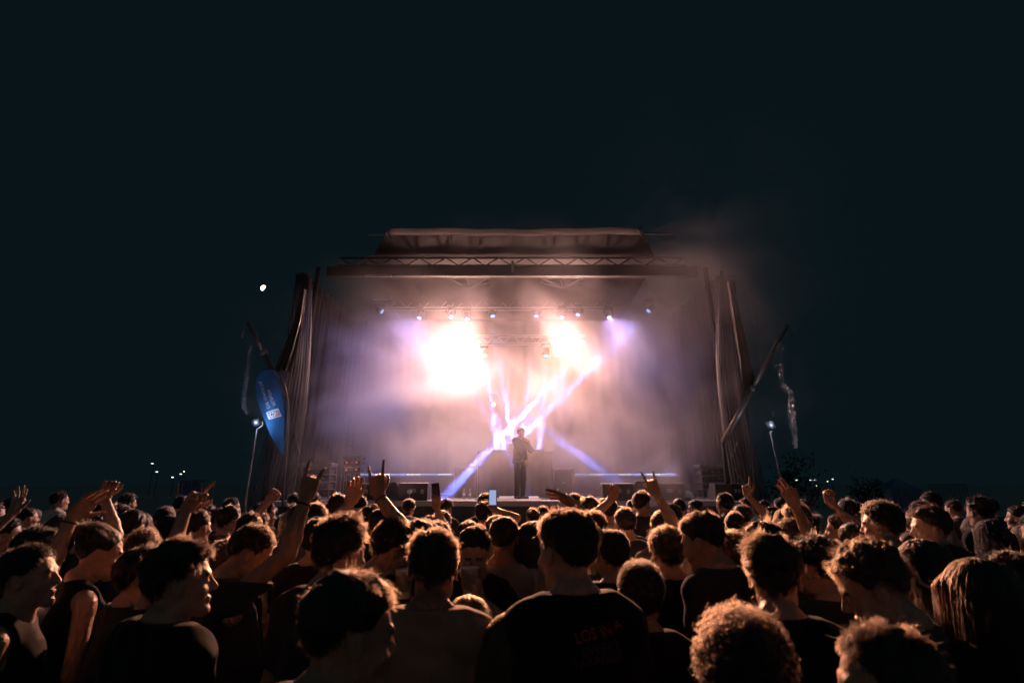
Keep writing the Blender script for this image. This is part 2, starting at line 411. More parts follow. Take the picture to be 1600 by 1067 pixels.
# ---- blinders (the two warm floods)
def blinder(px, py, Y, label, power):
    p = P(px, py, Y); e = empty('blinder_flood', p); tag(e, label, 'stage light', 'warm blinder floods')
    d = (Vector((.25, 2.0, 1.6)) - p).normalized()
    q = Vector((0, -1, 0)).rotation_difference(d).to_matrix()
    part2(MB().box(p - d * .09, (.62, .12, .62), q, .02), 'housing', M['black_metal'], e)
    for i in (-1, 1):
        for j in (-1, 1):
            c = p + q @ Vector((i * .145, 0, j * .145))
            rf = part2(MB().lathe(c - d * .028, [(.02, 0), (.125, .02), (.13, .045), (.11, .03)], 18, d), 'reflector', M['alu'], e, True)
            part2(MB().lathe(c - d * .005, [(.06, 0), (.055, .03), (.02, .05)], 14, d), 'bulb', M['bulb'], e, True)
    part2(MB().tube([p - d * .15, p - d * .15 + Vector((0, 0, .5))], .02, 6), 'hanger', M['black_metal'], e)
    for pw, an, lc in ((power * 1.35, 29, (1.0, .38, .15)), (power * BL_WIDE, 128, (1.0, .53, .43))):
        L = bpy.data.lights.new('blinder_lamp', 'SPOT'); L.energy = pw; L.spot_size = R(an); L.spot_blend = 1.0; L.color = lc; L.shadow_soft_size = .18
        lo = bpy.data.objects.new('blinder_lamp', L); COL.objects.link(lo); lo.parent = e; lo.location = d * .2
        lo.rotation_mode = 'QUATERNION'; lo.rotation_quaternion = aim_rot(d)
    return e
blinder(713, 541, Y2 - .1, 'glaring warm four-bulb flood on the lower truss, flag side', 8200)
blinder(881, 541, Y2 - .1, 'glaring warm four-bulb flood on the lower truss, tree side', 8500)

# ================================================================== STAGE GEAR
def cyl_bottle(px, Y, label):
    b = D(px, Y); e = empty('water_bottle', b); tag(e, label, 'bottle', 'water bottles on the deck')
    part2(MB().lathe(b, [(.030, 0), (.033, .01), (.033, .15), (.028, .18), (.013, .205), (.013, .215)], 12), 'bottle_body', M['glassy'], e, True)
    part2(MB().lathe(Vector(b) + Vector((0, 0, .215)), [(.015, 0), (.015, .02)], 10), 'cap', M['white'], e)
    part2(MB().lathe(Vector(b) + Vector((0, 0, .08)), [(.0335, 0), (.0335, .05)], 12), 'paper_label', M['led_white'] if False else M['white'], e)
cyl_bottle(725, 13.7, 'clear water bottle on the deck, flag side of the pair')
cyl_bottle(734, 13.7, 'clear water bottle on the deck, second of the pair')
cyl_bottle(872, 13.7, 'lone clear water bottle in front of the booth-side cabinet')

def slab(px0, px1, py0, Y, depth):
    a = P(px0, py0, Y); b = P(px1, py0, Y)
    return a.x, b.x, a.z, depth
# DJ booth
x0, x1, zt_, _ = slab(747, 862, 707, 14.9, .8)
bo = empty('dj_booth', ((x0 + x1) / 2, 15.3, DZ)); tag(bo, 'wide dj table draped to the floor in plain dark cloth', 'table')
part2(MB().box(((x0 + x1) / 2, 15.3, (DZ + zt_) / 2), (x1 - x0 - .06, .74, zt_ - DZ - .06), bev=.01), 'table_frame', M['black_metal'], bo)
def cloth(u, v):
    x = x0 + (x1 - x0) * u
    return Vector((x, 14.9 - .012 * math.sin(u * 60 + v) * (1 - v) - .01 * math.sin(u * 17) * (1 - v), DZ + .01 + (zt_ - DZ - .01) * v))
part2(MB().grid(cloth, 60, 6), 'front_cloth', M['booth'], bo, True)
part2(MB().box(((x0 + x1) / 2, 15.28, zt_ + .012), (x1 - x0 + .04, .82, .03), bev=.006), 'table_top', M['booth'], bo)
def gear(px0, px1, py0, Y, m, name, label, cat, extra=None):
    a = P(px0, py0, Y); b = P(px1, py0, Y); zt2 = zt_ + .028
    h = max(.04, a.z - zt2)
    e = empty(name, ((a.x + b.x) / 2, Y, zt2)); tag(e, label, cat)
    c = Vector(((a.x + b.x) / 2, Y, zt2 + h / 2))
    part2(MB().box(c, (b.x - a.x, .32, h), bev=.012), 'case_body', m, e)
    kn = MB()
    for k in range(3): part2(MB().lathe((a.x + (b.x - a.x) * (k + .5) / 3, Y - .05, zt2 + h), [(.02, 0), (.02, .02), (.012, .024)], 10), 'knob', M['black_metal'], e)
    return e
gear(748, 764, 704.2, 15.1, M['white'], 'controller_deck', 'pale music player unit at the flag end of the dj table', 'music player')
gear(768, 792, 705.4, 15.1, M['case'], 'audio_mixer', 'low dark audio mixer in the middle of the dj table', 'mixer')
gear(832, 850, 705.0, 15.1, M['case'], 'controller_deck', 'dark music player unit at the tree end of the dj table', 'music player')
# laptop
lp = P(800, 706, 15.2); lp.z = zt_ + .03; e = empty('laptop', lp); tag(e, 'open silver laptop on the dj table behind the singer', 'laptop')
part2(MB().box(lp + Vector((0, 0, .01)), (.32, .22, .018), bev=.004), 'keyboard_base', M['alu'], e)
part2(MB().box(lp + Vector((0, -.14, .11)), (.32, .012, .21), Matrix.Rotation(R(18), 3, 'X'), .004), 'screen_lid', M['alu'], e)
# cabinets either side of the booth
def cabinet(px0, px1, py0, Y, label, edge=False):
    a = P(px0, py0, Y); b = P(px1, py0, Y); w = b.x - a.x; h = a.z - DZ; cx = (a.x + b.x) / 2
    e = empty('speaker_cabinet', (cx, Y + .3, DZ)); tag(e, label, 'speaker', 'cabinets beside the dj table')
    part2(MB().box((cx, Y + .3, DZ + h / 2), (w, .6, h), bev=.018), 'cabinet_box', M['booth'], e)
    part2(MB().box((cx, Y - .012, DZ + h / 2), (w - .08, .02, h - .08), bev=.006), 'grille', M['grille'], e)
    part2(MB().box((cx, Y - .028, DZ + h * .5), (.05, .01, .03)), 'badge', M['alu'], e)
    for s in (-1, 1): part2(MB().box((cx + s * (w / 2 + .004), Y + .3, DZ + h * .55), (.012, .16, .08), bev=.003), 'handle', M['black_metal'], e)
cabinet(711, 744, 731, 14.8, 'dark speaker cabinet on the flag side of the dj table')
cabinet(864, 896, 731, 14.8, 'dark speaker cabinet on the tree side of the dj table')
p0 = D(897, 14.7); e = empty('light_stand', p0); tag(e, 'thin pale metal stand beside the cabinet right of the singer', 'stand')
part2(MB().tube([p0, (p0[0], 14.7, P(897, 732, 14.7).z)], .016, 8), 'pole', M['alu'], e); part2(MB().lathe(p0, [(.16, 0), (.15, .015), (.02, .025)], 16), 'foot_plate', M['black_metal'], e)
zt3 = P(897, 732, 14.7).z; part2(MB().box((p0[0] - .08, 14.7, zt3), (.2, .05, .03), bev=.006), 'cross_bar', M['alu'], e)

# risers with led bars
for (a, b, lab) in ((520, 713, 'flag side'), (897, 1062, 'tree side')):
    A = P(a, 743.5, 17.2); B = P(b, 743.5, 17.2)
    e = empty('riser_platform', ((A.x + B.x) / 2, 17.7, DZ)); tag(e, 'long low black riser at the rear of the stage, %s' % lab, 'platform')
    part2(MB().box(((A.x + B.x) / 2, 17.7, (DZ + A.z) / 2), (B.x - A.x, 1.0, A.z - DZ), bev=.012), 'platform_box', M['case'], e)
    part2(MB().box(((A.x + B.x) / 2, 17.19, DZ + .05), (B.x - A.x, .02, .05), bev=.004), 'kick_strip', M['alu'], e)
def led_bar(px0, px1, py, segs, label):
    A = P(px0, py, 17.25); B = P(px1, py, 17.25)
    e = empty('led_bar', ((A.x + B.x) / 2, 17.25, A.z)); tag(e, label, 'led bar', 'led bars on the risers')
    part2(MB().box(((A.x + B.x) / 2, 17.3, A.z), (B.x - A.x + .04, .07, .055), bev=.008), 'housing', M['black_metal'], e)
    n = segs
    for k in range(n):
        f0 = k / n; f1 = (k + .93) / n
        xa = A.x + (B.x - A.x) * f0; xb = A.x + (B.x - A.x) * f1
        part2(MB().box(((xa + xb) / 2, 17.258, A.z), (xb - xa, .012, .034)), 'led_segment', M['led_white'] if k % 2 else M['led_blue'], e)
    L = bpy.data.lights.new('led_glow', 'AREA'); L.shape = 'RECTANGLE'; L.size = B.x - A.x; L.size_y = .05; L.energy = 34; L.color = (.30, .38, 1)
    lo = bpy.data.objects.new('led_glow', L); COL.objects.link(lo); lo.parent = e; lo.location = (0, -.05, 0); lo.rotation_euler = (R(90), 0, 0)
led_bar(562, 708, 741, 6, 'blue and white led bar on the riser, flag side of the dj table')
led_bar(899, 1056, 741, 7, 'blue and white led bar on the riser, tree side of the singer')

# wedge monitors
def wedge(px, Y, w, h, dep, yaw, label, lit=False):
    b = Vector(D(px, Y)); e = empty('stage_monitor', b, yaw); tag(e, label, 'monitor speaker', 'wedge monitors along the stage front')
    prof = [(0, -dep / 2, 0), (0, dep / 2, 0), (0, dep / 2, h * .42), (0, dep * .18, h), (0, -dep / 2, h * .95)]
    body = MB().prism([(-w / 2, y, z) for _, y, z in prof], (w, 0, 0)).build('cabinet_box', M['box_black'], e)
    def gr(u, v):
        a = Vector((0, dep / 2, h * .42)); c = Vector((0, dep * .18, h)); n = Vector((0, h * .58, dep * .32)).normalized()
        q = a.lerp(c, .06 + .88 * v) + n * .012; return Vector((-w * .46 + w * .92 * u, q.y, q.z))
    MB().grid(gr, 4, 4).build('grille', M['grille'], e)
    MB().box((0, -dep / 2 - .006, h * .55), (.14, .012, .08), bev=.004).build('handle', M['alu'], e)
    MB().box((w * .32, -dep / 2 - .004, h * .5), (.06, .01, .09), bev=.003).build('socket_plate', M['alu'], e)
    for s in (-1, 1): MB().box((s * (w / 2 - .03), 0, .006), (.04, dep * .8, .012)).build('rubber_foot', M['black_metal'], e)
    return e
wedge(648, 12.75, .62, .37, .5, 0, 'black wedge monitor between raised phone and water bottles, lit blue on one side')
wedge(603, 12.9, .55, .38, .5, R(-55), 'black wedge monitor turned sideways behind the horned raised hand')
wedge(562, 13.1, .5, .36, .5, R(10), 'black wedge monitor farthest toward the flag')
wedge(963, 12.75, .66, .36, .5, 0, 'black wedge monitor right of the lone bottle at the deck edge')
wedge(1003, 13.0, .5, .40, .55, R(80), 'black wedge monitor turned sideways between two others')
wedge(1044, 12.85, .62, .36, .5, R(-6), 'black wedge monitor nearest the pale round lamp')
wedge(1146, 12.75, .95, .36, .5, 0, 'wide black monitor cabinet in front of the tree-side rack')

# equipment racks
def rack(px0, px1, py0, py1, Y, label, shelves, red=False, items=True):
    a = P(px0, py0, Y); b = P(px1, py1, Y); zb_ = max(b.z, DZ); w = b.x - a.x; h = a.z - zb_; cx = (a.x + b.x) / 2
    e = empty('equipment_rack', (cx, Y + .25, DZ)); tag(e, label, 'rack')
    for sx in (-1, 1):
        for sy in (0, 1):
            part2(MB().tube([(cx + sx * w / 2, Y + sy * .5, DZ), (cx + sx * w / 2, Y + sy * .5, a.z)], .014, 6), 'upright', M['alu'], e)
    for k in range(shelves + 1):
        z = zb_ + h * (k / shelves)
        part2(MB().box((cx, Y + .25, z), (w, .5, .025), bev=.004), 'shelf', M['alu'], e)
        if k < shelves and items:
            hh = h / shelves * .62
            u = part2(MB().box((cx, Y + .27, z + .014 + hh / 2), (w * .86, .42, hh), bev=.01), 'amplifier', M['case'], e)
            for q in range(3):
                part2(MB().box((cx + w * (-.28 + .26 * q), Y + .055, z + .014 + hh * .55), (w * .07, .012, hh * .25)), 'indicator', M['red_led'] if red and q != 1 else M['alu'], e)
    part2(MB().box((cx, Y + .25, a.z + .05), (w * 1.08, .5, .07), bev=.01), 'top_tray', M['alu'], e)
    return e
rack(472, 514, 729, 764, 13.6, 'aluminium equipment rack beside the blue flag at the stage edge', 3)
rack(535, 563, 716, 738, 15.6, 'aluminium rack with red indicator lights behind the flag-side monitors', 2, True)
rack(1095, 1137, 731, 764, 13.6, 'aluminium equipment rack on the tree side of the stage', 3)
# small ladder frame behind
lf = P(546, 688, 16.4); e = empty('step_ladder', lf); tag(e, 'pale metal ladder frame standing in the smoke above the red-lit rack', 'ladder')
for dx in (-.09, .09):
    part2(MB().tube([Vector((lf.x + dx, 16.4, DZ)), Vector((lf.x + dx * .9, 16.5, P(546, 662, 16.4).z))], .014, 6), 'rail', M['alu'], e)
for k in range(9):
    z = DZ + .2 + k * .24
    part2(MB().tube([(lf.x - .09, 16.43, z), (lf.x + .09, 16.43, z)], .011, 6), 'rung', M['alu'], e)
# slim braces by the wings
for pts, lab in (([(460, 675), (468, 708)], 0), ([(467, 724), (452, 750)], 1), ([(1153, 690), (1142, 716)], 2), ([(1145, 728), (1162, 755)], 3)):
    o = MB().tube([P(*pts[0], 12.7), P(*pts[1], 12.7)], .016, 6).build('brace_rod', M['alu'])
    tag(o, ['thin bright brace rod behind the blue flag, upper one', 'thin bright brace rod behind the blue flag, lower one', 'thin bright brace rod under the diagonal arm, upper one', 'thin bright brace rod beside the tree-side rack, lower one'][lab], 'rod')
# deck bits
for px0, px1, lab in ((780, 810, 'pale cable ramp on the deck beside the singer\'s feet, flag side'), (815, 841, 'pale cable ramp on the deck beside the singer\'s feet, tree side')):
    a = P(px0, 771.5, 14.4); b = P(px1, 771.5, 14.4)
    o = MB().prism([(a.x, 14.25, DZ + .004), (a.x, 14.55, DZ + .004), (a.x, 14.5, DZ + .05), (a.x, 14.3, DZ + .05)], (b.x - a.x, 0, 0)).build('cable_ramp', M['white']); tag(o, lab, 'cable ramp')
for k, (pts, lab) in enumerate((([(742, 12.9), (752, 13.2), (768, 13.0), (776, 13.5), (745, 13.9)], 'dark cable loop on the deck in front of the dj table'), ([(846, 13.2), (858, 12.9), (880, 13.1), (905, 12.8), (935, 13.0)], 'dark cable running along the deck toward the right-hand monitors'))):
    q = [Vector(D(px, Y)) + Vector((0, 0, .012)) for px, Y in pts]; cr = []
    for i in range(len(q) - 1):
        for f in range(6): cr.append(q[i].lerp(q[i + 1], f / 6) + Vector((.02 * math.sin(f), .03 * math.sin(i * 3 + f), 0)))
    o = MB().tube(cr, .010, 6).build('stage_cable', M['black_metal'], None, True); tag(o, lab, 'cable')
b = Vector(D(530, 12.7)); o = MB().lathe(b, [(.14, 0), (.14, .02), (.09, .10), (.03, .16), (.01, .17)], 6).build('paper_cone', M['white']); tag(o, 'small white folded cone standing on the deck near the racks', 'cone')
b = Vector(D(1072, 12.75)); e = empty('floor_lamp', b); tag(e, 'small pale round floor lamp at the deck edge', 'lamp')
part2(MB().lathe(b, [(.10, 0), (.10, .03), (.06, .05)], 14), 'lamp_foot', M['black_metal'], e); part2(MB().lathe(b + Vector((0, 0, .05)), [(.10, 0), (.135, .05), (.12, .11), (.05, .15)], 14), 'dome', M['white'], e, True)
# microphone stand left front
b = Vector(D(640, 12.45)); e = empty('microphone_stand', b); tag(e, 'short stand with pale round microphone at the deck edge before a monitor', 'microphone')
part2(MB().tube([b, b + Vector((0, 0, .17))], .01, 6), 'stem', M['alu'], e); part2(MB().lathe(b, [(.08, 0), (.07, .015)], 12), 'foot_plate', M['black_metal'], e); part2(MB().lathe(b + Vector((0, 0, .14)), [(.03, 0), (.055, .03), (.055, .06), (.03, .085)], 12), 'microphone_head', M['white'], e, True)

# ---- side arms, lamps, plastic sheets, flag
def pole_arm(pts, label, Y=12.2):
    a = P(*pts[0], Y); b = P(*pts[1], Y + .35); e = empty('diagonal_arm', (b.x, b.y, 0)); tag(e, label, 'arm', 'diagonal arms at the stage wings')
    d = (b - a)
    part2(MB().tube([a, a.lerp(b, .55)], .045, 10), 'upper_tube', M['tube'], e, True)
    part2(MB().tube([a.lerp(b, .53), b], .06, 10), 'lower_tube', M['tube'], e, True)
    part2(MB().lathe(a.lerp(b, .55), [(.07, -.04), (.075, -.03), (.075, .03), (.07, .04)], 12, d), 'collar', M['alu'], e)
    sg = 1 if pts[0][0] > 800 else -1
    h = a + Vector((sg * .07, 0, -.12))
    part2(MB().tube([a, a + Vector((sg * .06, 0, -.03)), h, h + Vector((sg * .02, 0, -.22))], .016, 6), 'hook', M['alu'], e)
    part2(MB().tube([b, (b.x, b.y, 0)], .05, 8), 'upright', M['black_metal'], e)
pole_arm([(387, 504), (432, 590)], 'diagonal metal arm above the blue flag')
pole_arm([(1230, 508), (1130, 690)], 'long diagonal metal arm on the tree side of the stage')
for a, b, lab in (((433, 480), (420, 560), 'thin taut cable above the blue flag'), ((1172, 470), (1192, 580), 'thin taut cable crossing the tree-side diagonal arm')):
    o = MB().tube([P(*a, 12.4), P(*b, 12.4)], .012, 5).build('stay_cable', M['alu']); tag(o, lab, 'cable')
def plastic(name, pts, w, label, Y, seed):
    rg = random.Random(seed); ph = [rg.uniform(0, 6.28) for _ in range(4)]
    def fn(u, v):
        t = v * (len(pts) - 1); i = min(int(t), len(pts) - 2); f = t - i
        px = pts[i][0] * (1 - f) + pts[i + 1][0] * f; py = pts[i][1] * (1 - f) + pts[i + 1][1] * f
        ww = w[i] * (1 - f) + w[i + 1] * f; p = P(px, py, Y)
        cr = .05 * math.sin(u * 9 + v * 13 + ph[0]) + .035 * math.sin(u * 17 - v * 23 + ph[1]) + .02 * math.sin(u * 31 + v * 41 + ph[2])
        return Vector((p.x + (u - .5) * ww + .012 * math.sin(v * 7 + ph[3]), p.y + cr, p.z))
    o = MB().grid(fn, 14, 34).build(name, M['plastic'], None, False, fix=False); return tag(o, label, 'plastic sheet', 'loose plastic sheets at the stage wings')
plastic('plastic_sheet', [(1219, 537), (1217, 560), (1220, 590), (1222, 605)], [.12, .18, .09, .03], 'crumpled clear plastic hanging from the tree-side diagonal arm', 12.15, 1)
plastic('plastic_sheet', [(1226, 600), (1236, 622), (1239, 660), (1243, 700)], [.03, .16, .13, .06], 'long torn clear plastic below the tree-side crumpled one', 12.15, 2)
plastic('plastic_sheet', [(393, 540), (388, 570), (384, 598), (382, 612)], [.03, .05, .07, .03], 'narrow clear plastic strip hanging above the blue flag\'s rounded end', 12.15, 3)
plastic('plastic_sheet', [(380, 612), (382, 635), (385, 646)], [.05, .10, .03], 'crumpled clear plastic beside the flag, above the flag-side lamp', 12.15, 4)

def side_lamp(px, py, foot, Y, label, power):
    p = P(px, py, Y); f = Vector(foot); e = empty('floodlight_stand', (f.x, f.y, 0)); tag(e, label, 'floodlight', 'side floodlights on stands')
    d = Vector((-.52 if p.x > 0 else .52, -.85, -.06)).normalized()
    part2(MB().tube([(f.x, f.y, 0), f, p + Vector((0, .08, -.12))], [.024, .022, .018], 8), 'stand_pole', M['alu'], e)
    for k in range(3):
        an = k * 2.094; part2(MB().tube([(f.x, f.y, .5), (f.x + .45 * math.cos(an), f.y + .45 * math.sin(an), .01)], .014, 6), 'tripod_leg', M['alu'], e)
    part2(MB().lathe(p - d * .16, [(.04, 0), (.075, .02), (.085, .10), (.09, .16)], 18, d), 'lamp_can', M['black_metal'], e, True)
    part2(MB().lathe(p - d * .012, [(.080, 0), (.07, .006), (.03, .010)], 18, d), 'lens', M['lamp_white'], e, True)
    yk = MB(); yk.tube([p + Vector((0, .05, -.14)), p + Vector((.12, .05, -.06)), p + Vector((.12, .03, .02))], .01, 5); part2(yk, 'yoke', M['alu'], e)
    L = bpy.data.lights.new('flood', 'POINT'); L.energy = power; L.color = (.55, .72, 1); L.shadow_soft_size = .08
    lo = bpy.data.objects.new('flood', L); COL.objects.link(lo); lo.parent = e; lo.matrix_parent_inverse = Matrix.Translation(-Vector(e.location)); lo.location = p + d * .04
    lo.rotation_mode = 'QUATERNION'; lo.rotation_quaternion = aim_rot(d)
lf = P(386, 764, 12.0); rf = P(1222, 758, 12.0)
side_lamp(400, 660, lf, 12.0, 'bright white floodlight on a thin stand under the blue flag', 20)
side_lamp(1205, 664, rf, 12.0, 'bright white floodlight on a thin stand on the tree side', 14)

# feather flag
FY = 12.25
out = [(440.5, 712), (443, 690), (444.5, 660), (445, 630), (442.5, 606), (436, 590), (427, 580), (416, 576), (406, 580), (399.5, 590), (398, 604), (400.5, 622), (407, 642), (416, 662), (426, 684), (434, 701)]
fl = empty('feather_flag', P(441, 770, FY)); fl.location.z = 0
tag(fl, 'blue teardrop feather flag with mirrored lettering and pale crest square', 'flag')
cen = P(424, 625, FY)
def flag_pt(px, py, off=0.0):
    p = P(px, py, FY); w = .05 * math.sin((px - 400) * .11 + (py - 580) * .03) + .025 * math.sin((py - 580) * .09 + (px - 400) * .05)
    return Vector((p.x, p.y + w + off, p.z))
# dense sampling of the teardrop by rows
def inside_span(py):
    xs = []
    for i in range(len(out)):
        a, b = out[i], out[(i + 1) % len(out)]
        if (a[1] - py) * (b[1] - py) < 0 or (a[1] == py and b[1] != py):
            xs.append(a[0] + (b[0] - a[0]) * (py - a[1]) / (b[1] - a[1]))
    return (min(xs), max(xs)) if len(xs) >= 2 else (440.5, 440.6)
def flag_fn(u, v):
    py = 576.4 + (711.6 - 576.4) * v; a, b = inside_span(py); return flag_pt(a + (b - a) * u, py)
fmb = MB().grid(flag_fn, 14, 60)
fo = part2(fmb, 'flag_cloth', M['flag'], fl, True); md = fo.modifiers.new('thickness', 'SOLIDIFY'); md.thickness = .006
pl = [flag_pt(*q, .02) + Vector((.03, 0, 0)) for q in [(442.5, 770), (443, 730), (445, 690), (446.5, 660), (447, 630), (444, 604), (437.5, 588), (428, 578), (416, 574), (406, 578)]]
pl[0].z = 0.0
part2(MB().tube(pl, [.022] * 4 + [.019, .017, .015, .013, .011, .009], 8), 'flag_pole', M['flag_pole'], fl, True)
part2(MB().lathe((pl[0].x, pl[0].y, 0), [(.22, 0), (.22, .03), (.03, .06)], 16), 'flag_base', M['black_metal'], fl)
def flag_text(txt, a, b, h_px):
    """mirrored lettering running from pixel a (first letter) to pixel b (last letter)"""
    cu = bpy.data.curves.new('lettering', 'FONT'); cu.body = txt; cu.size = 1.0; cu.resolution_u = 2
    tmp = bpy.data.objects.new('tmp', cu); me = bpy.data.meshes.new_from_object(tmp); bpy.data.objects.remove(tmp)
    n = len(me.vertices); co = np.empty(n * 3); me.vertices.foreach_get('co', co); co = co.reshape(-1, 3)
    wid = co[:, 0].max(); ax = np.array([b[0] - a[0], b[1] - a[1]], float); L_ = np.hypot(*ax); ax /= L_
    nrm = np.array([-ax[1], ax[0]]);           # reading is mirrored: letter tops lie on the other side
    if nrm[0] > 0: pass
    pts = []
    for x, y, z in co:
        q = np.array(a) + ax * (x / wid * L_) + nrm * (y / .7 * h_px)
        pts.append(flag_pt(q[0], q[1], -.012))
    for i, p in enumerate(pts): me.vertices[i].co = p
    me.materials.append(M['flag_white']); o = link('lettering', me, fl); o.matrix_parent_inverse = Matrix.Translation(-Vector(fl.location)); return o
flag_text('XUNTA', (428.5, 635.5), (418.0, 610.0), 5.2)
flag_text('DE GALICIA', (419.5, 639.5), (402.0, 595.5), 5.2)
cr4 = [(416.5, 644.8), (435.5, 638.0), (440, 650), (421, 656)]
def crest_fn(u, v):
    a = Vector(cr4[0]).lerp(Vector(cr4[1]), u); b = Vector(cr4[3]).lerp(Vector(cr4[2]), u); q = a.lerp(b, v); return flag_pt(q.x, q.y, -.013)
part2(MB().grid(crest_fn, 8, 6), 'crest_square', M['flag_white'], fl)
M['crest_dark'] = mat('crest_ink', (.05, .07, .2), .7); M['crest_red'] = mat('crest_red', (.55, .12, .15), .7)
def crest_bit(u0, u1, v0, v1, m):
    def fn(u, v):
        uu = u0 + (u1 - u0) * u; vv = v0 + (v1 - v0) * v
        a = Vector(cr4[0]).lerp(Vector(cr4[1]), uu); b = Vector(cr4[3]).lerp(Vector(cr4[2]), uu); q = a.lerp(b, vv); return flag_pt(q.x, q.y, -.017)
    part2(MB().grid(fn, 3, 3), 'crest_mark', m, fl)
for uu in (.22, .42, .62): crest_bit(uu - .05, uu + .05, .12, .26, M['crest_dark']); crest_bit(uu - .05, uu + .05, .74, .88, M['crest_dark'])
crest_bit(.30, .42, .38, .62, M['crest_dark']); crest_bit(.45, .56, .42, .58, M['crest_dark']); crest_bit(.14, .2, .42, .58, M['crest_dark']); crest_bit(.72, .92, .2, .3, M['crest_red']); crest_bit(.72, .78, .3, .7, M['crest_red']); crest_bit(.86, .92, .3, .7, M['crest_red']); crest_bit(.72, .92, .7, .8, M['crest_red'])

# ================================================================== FAR SURROUNDINGS
mp = P(411.5, 450, 3000); mr_ = 3000 * 4.6 / FPX
mb = MB(); n = 20; v = []
for k in range(n + 1):
    an = math.pi * k / n; v.append((math.sin(an), math.cos(an)))
pts2 = [(x, y) for x, y in v] + [(-.25 * x, y) for x, y in v[::-1][1:-1]]
rot = R(-28)
poly = [mp + Vector(((x * -math.cos(rot) - y * math.sin(rot)) * mr_, 0, (x * -math.sin(rot) + y * math.cos(rot)) * mr_)) for x, y in pts2]
o = mb.prism(poly, (0, mr_ * .5, 0)).build('moon', M['moon']); tag(o, 'bright half moon in the dark sky above the flag', 'moon')
def far_lamp(px, py, Y, m, label, w=1.6):
    p = P(px, py, Y); e = empty('street_lamp', (p.x, p.y, 0)); tag(e, label, 'street lamp', 'far street lamps')
    s = Y / FPX
    part2(MB().tube([(p.x, p.y, -1), (p.x, p.y + .4, p.z + s * .6)], Y * .0004, 6), 'lamp_post', M['black_metal'], e)
    part2(MB().lathe(p + Vector((0, 0, -s * .6)), [(s * .4, 0), (s * w, s * .3), (s * w, s * .9), (s * .3, s * 1.4)], 10), 'lamp_head', m, e)
far_lamp(238, 724, 95, M['far_white'], 'highest of the small far lamps left of the flag')
far_lamp(245, 737, 90, M['far_white'], 'small white far lamp just below the highest one')
far_lamp(269.5, 745.5, 85, M['far_white'], 'lowest small far lamp left of the dark screen tent')
far_lamp(282.5, 740.5, 88, M['far_white'], 'small white far lamp beside an amber one')
far_lamp(287.5, 736.5, 92, M['far_warm'], 'small amber far lamp left of the flag', 1.1)
far_lamp(1245, 750, 80, M['far_green'], 'greenish far lamp nearest the tree-side floodlight', 2.2)
far_lamp(1267, 750, 85, M['far_white'], 'white far lamp, first of a close pair at the tree', 1.9)
far_lamp(1273.5, 750, 85, M['far_white'], 'white far lamp, second of a close pair at the tree', 1.5)
far_lamp(1276.5, 759, 70, M['far_warm'], 'amber far lamp under the close white pair', 1.5)
far_lamp(1301, 748.5, 90, M['far_green'], 'small greenish far lamp right of the white pair', 1.1)
far_lamp(1293, 752, 100, M['far_green'], 'faint greenish far lamp beside the white pair', .9)
far_lamp(1413, 755, 95, M['far_white'], 'lone tiny white far lamp above the dark tent', .9)
# trees at the right, one with yellow lamplight put into its leaf colour
def tree(px, Y, h, r, label, seed, n=2600, leaf=.10, col=(.05, .075, .03)):
    rg = np.random.default_rng(seed); b = P(px, 760, Y); e = empty('park_tree', (b.x, b.y, 0)); tag(e, label, 'tree')
    bark = M.setdefault('bark', mat('bark', (.07, .05, .04), .9, bump=.3)); lm = mat('leaf_green', col, .55, 0, .4, 3, trans=.3)
    tk = MB().tube([(b.x, b.y, 0), (b.x + .05, b.y, h * .35), (b.x - .05, b.y, h * .6)], [h * .03, h * .022, h * .012], 8)
    for k in range(6):
        a = 6.28 * k / 6 + rg.uniform(0, .6); z0 = h * rg.uniform(.3, .55)
        tk.tube([(b.x, b.y, z0), (b.x + math.cos(a) * r * .4, b.y + math.sin(a) * r * .4, z0 + h * .14), (b.x + math.cos(a) * r * .75, b.y + math.sin(a) * r * .75, z0 + h * .27)], [h * .012, h * .008, h * .003], 6)
    part2(tk, 'trunk', bark, e)
    cl = rg.normal(size=(16, 3)); cl /= np.linalg.norm(cl, axis=1)[:, None]; cl *= rg.uniform(.3, 1, (16, 1)); cl *= np.array([r * .75, r * .75, h * .26]); cl[:, 2] += h * .68
    v = []; f = []
    for i in range(n):
        c = cl[rg.integers(16)] + rg.normal(size=3) * r * .2; c = c + np.array([b.x, b.y, 0])
        u = rg.normal(size=3); u /= np.linalg.norm(u); w = np.cross(u, rg.normal(size=3)); w /= np.linalg.norm(w); s = leaf * rg.uniform(.6, 1.3); k = len(v)
        v += [tuple(c - u * s), tuple(c + w * s * .45), tuple(c + u * s), tuple(c - w * s * .45)]; f.append((k, k + 1, k + 2, k + 3))
    mb = MB(); mb.v = v; mb.f = f; part(mb, 'crown', lm, e) if False else None
    me = bpy.data.meshes.new('crown'); me.from_pydata(v, [], f); me.materials.append(lm); o = link('crown', me, e); o.matrix_parent_inverse = Matrix.Translation(-Vector(e.location))
tree(1246, 14.6, 2.7, .75, 'dark leafy tree behind the tree-side floodlight stand', 3, 900, .05)
tree(1350, 26, 2.5, .8, 'small tree with faint lamplight painted into its leaves, right of the far lamps', 4, 700, .07, (.10, .09, .03))
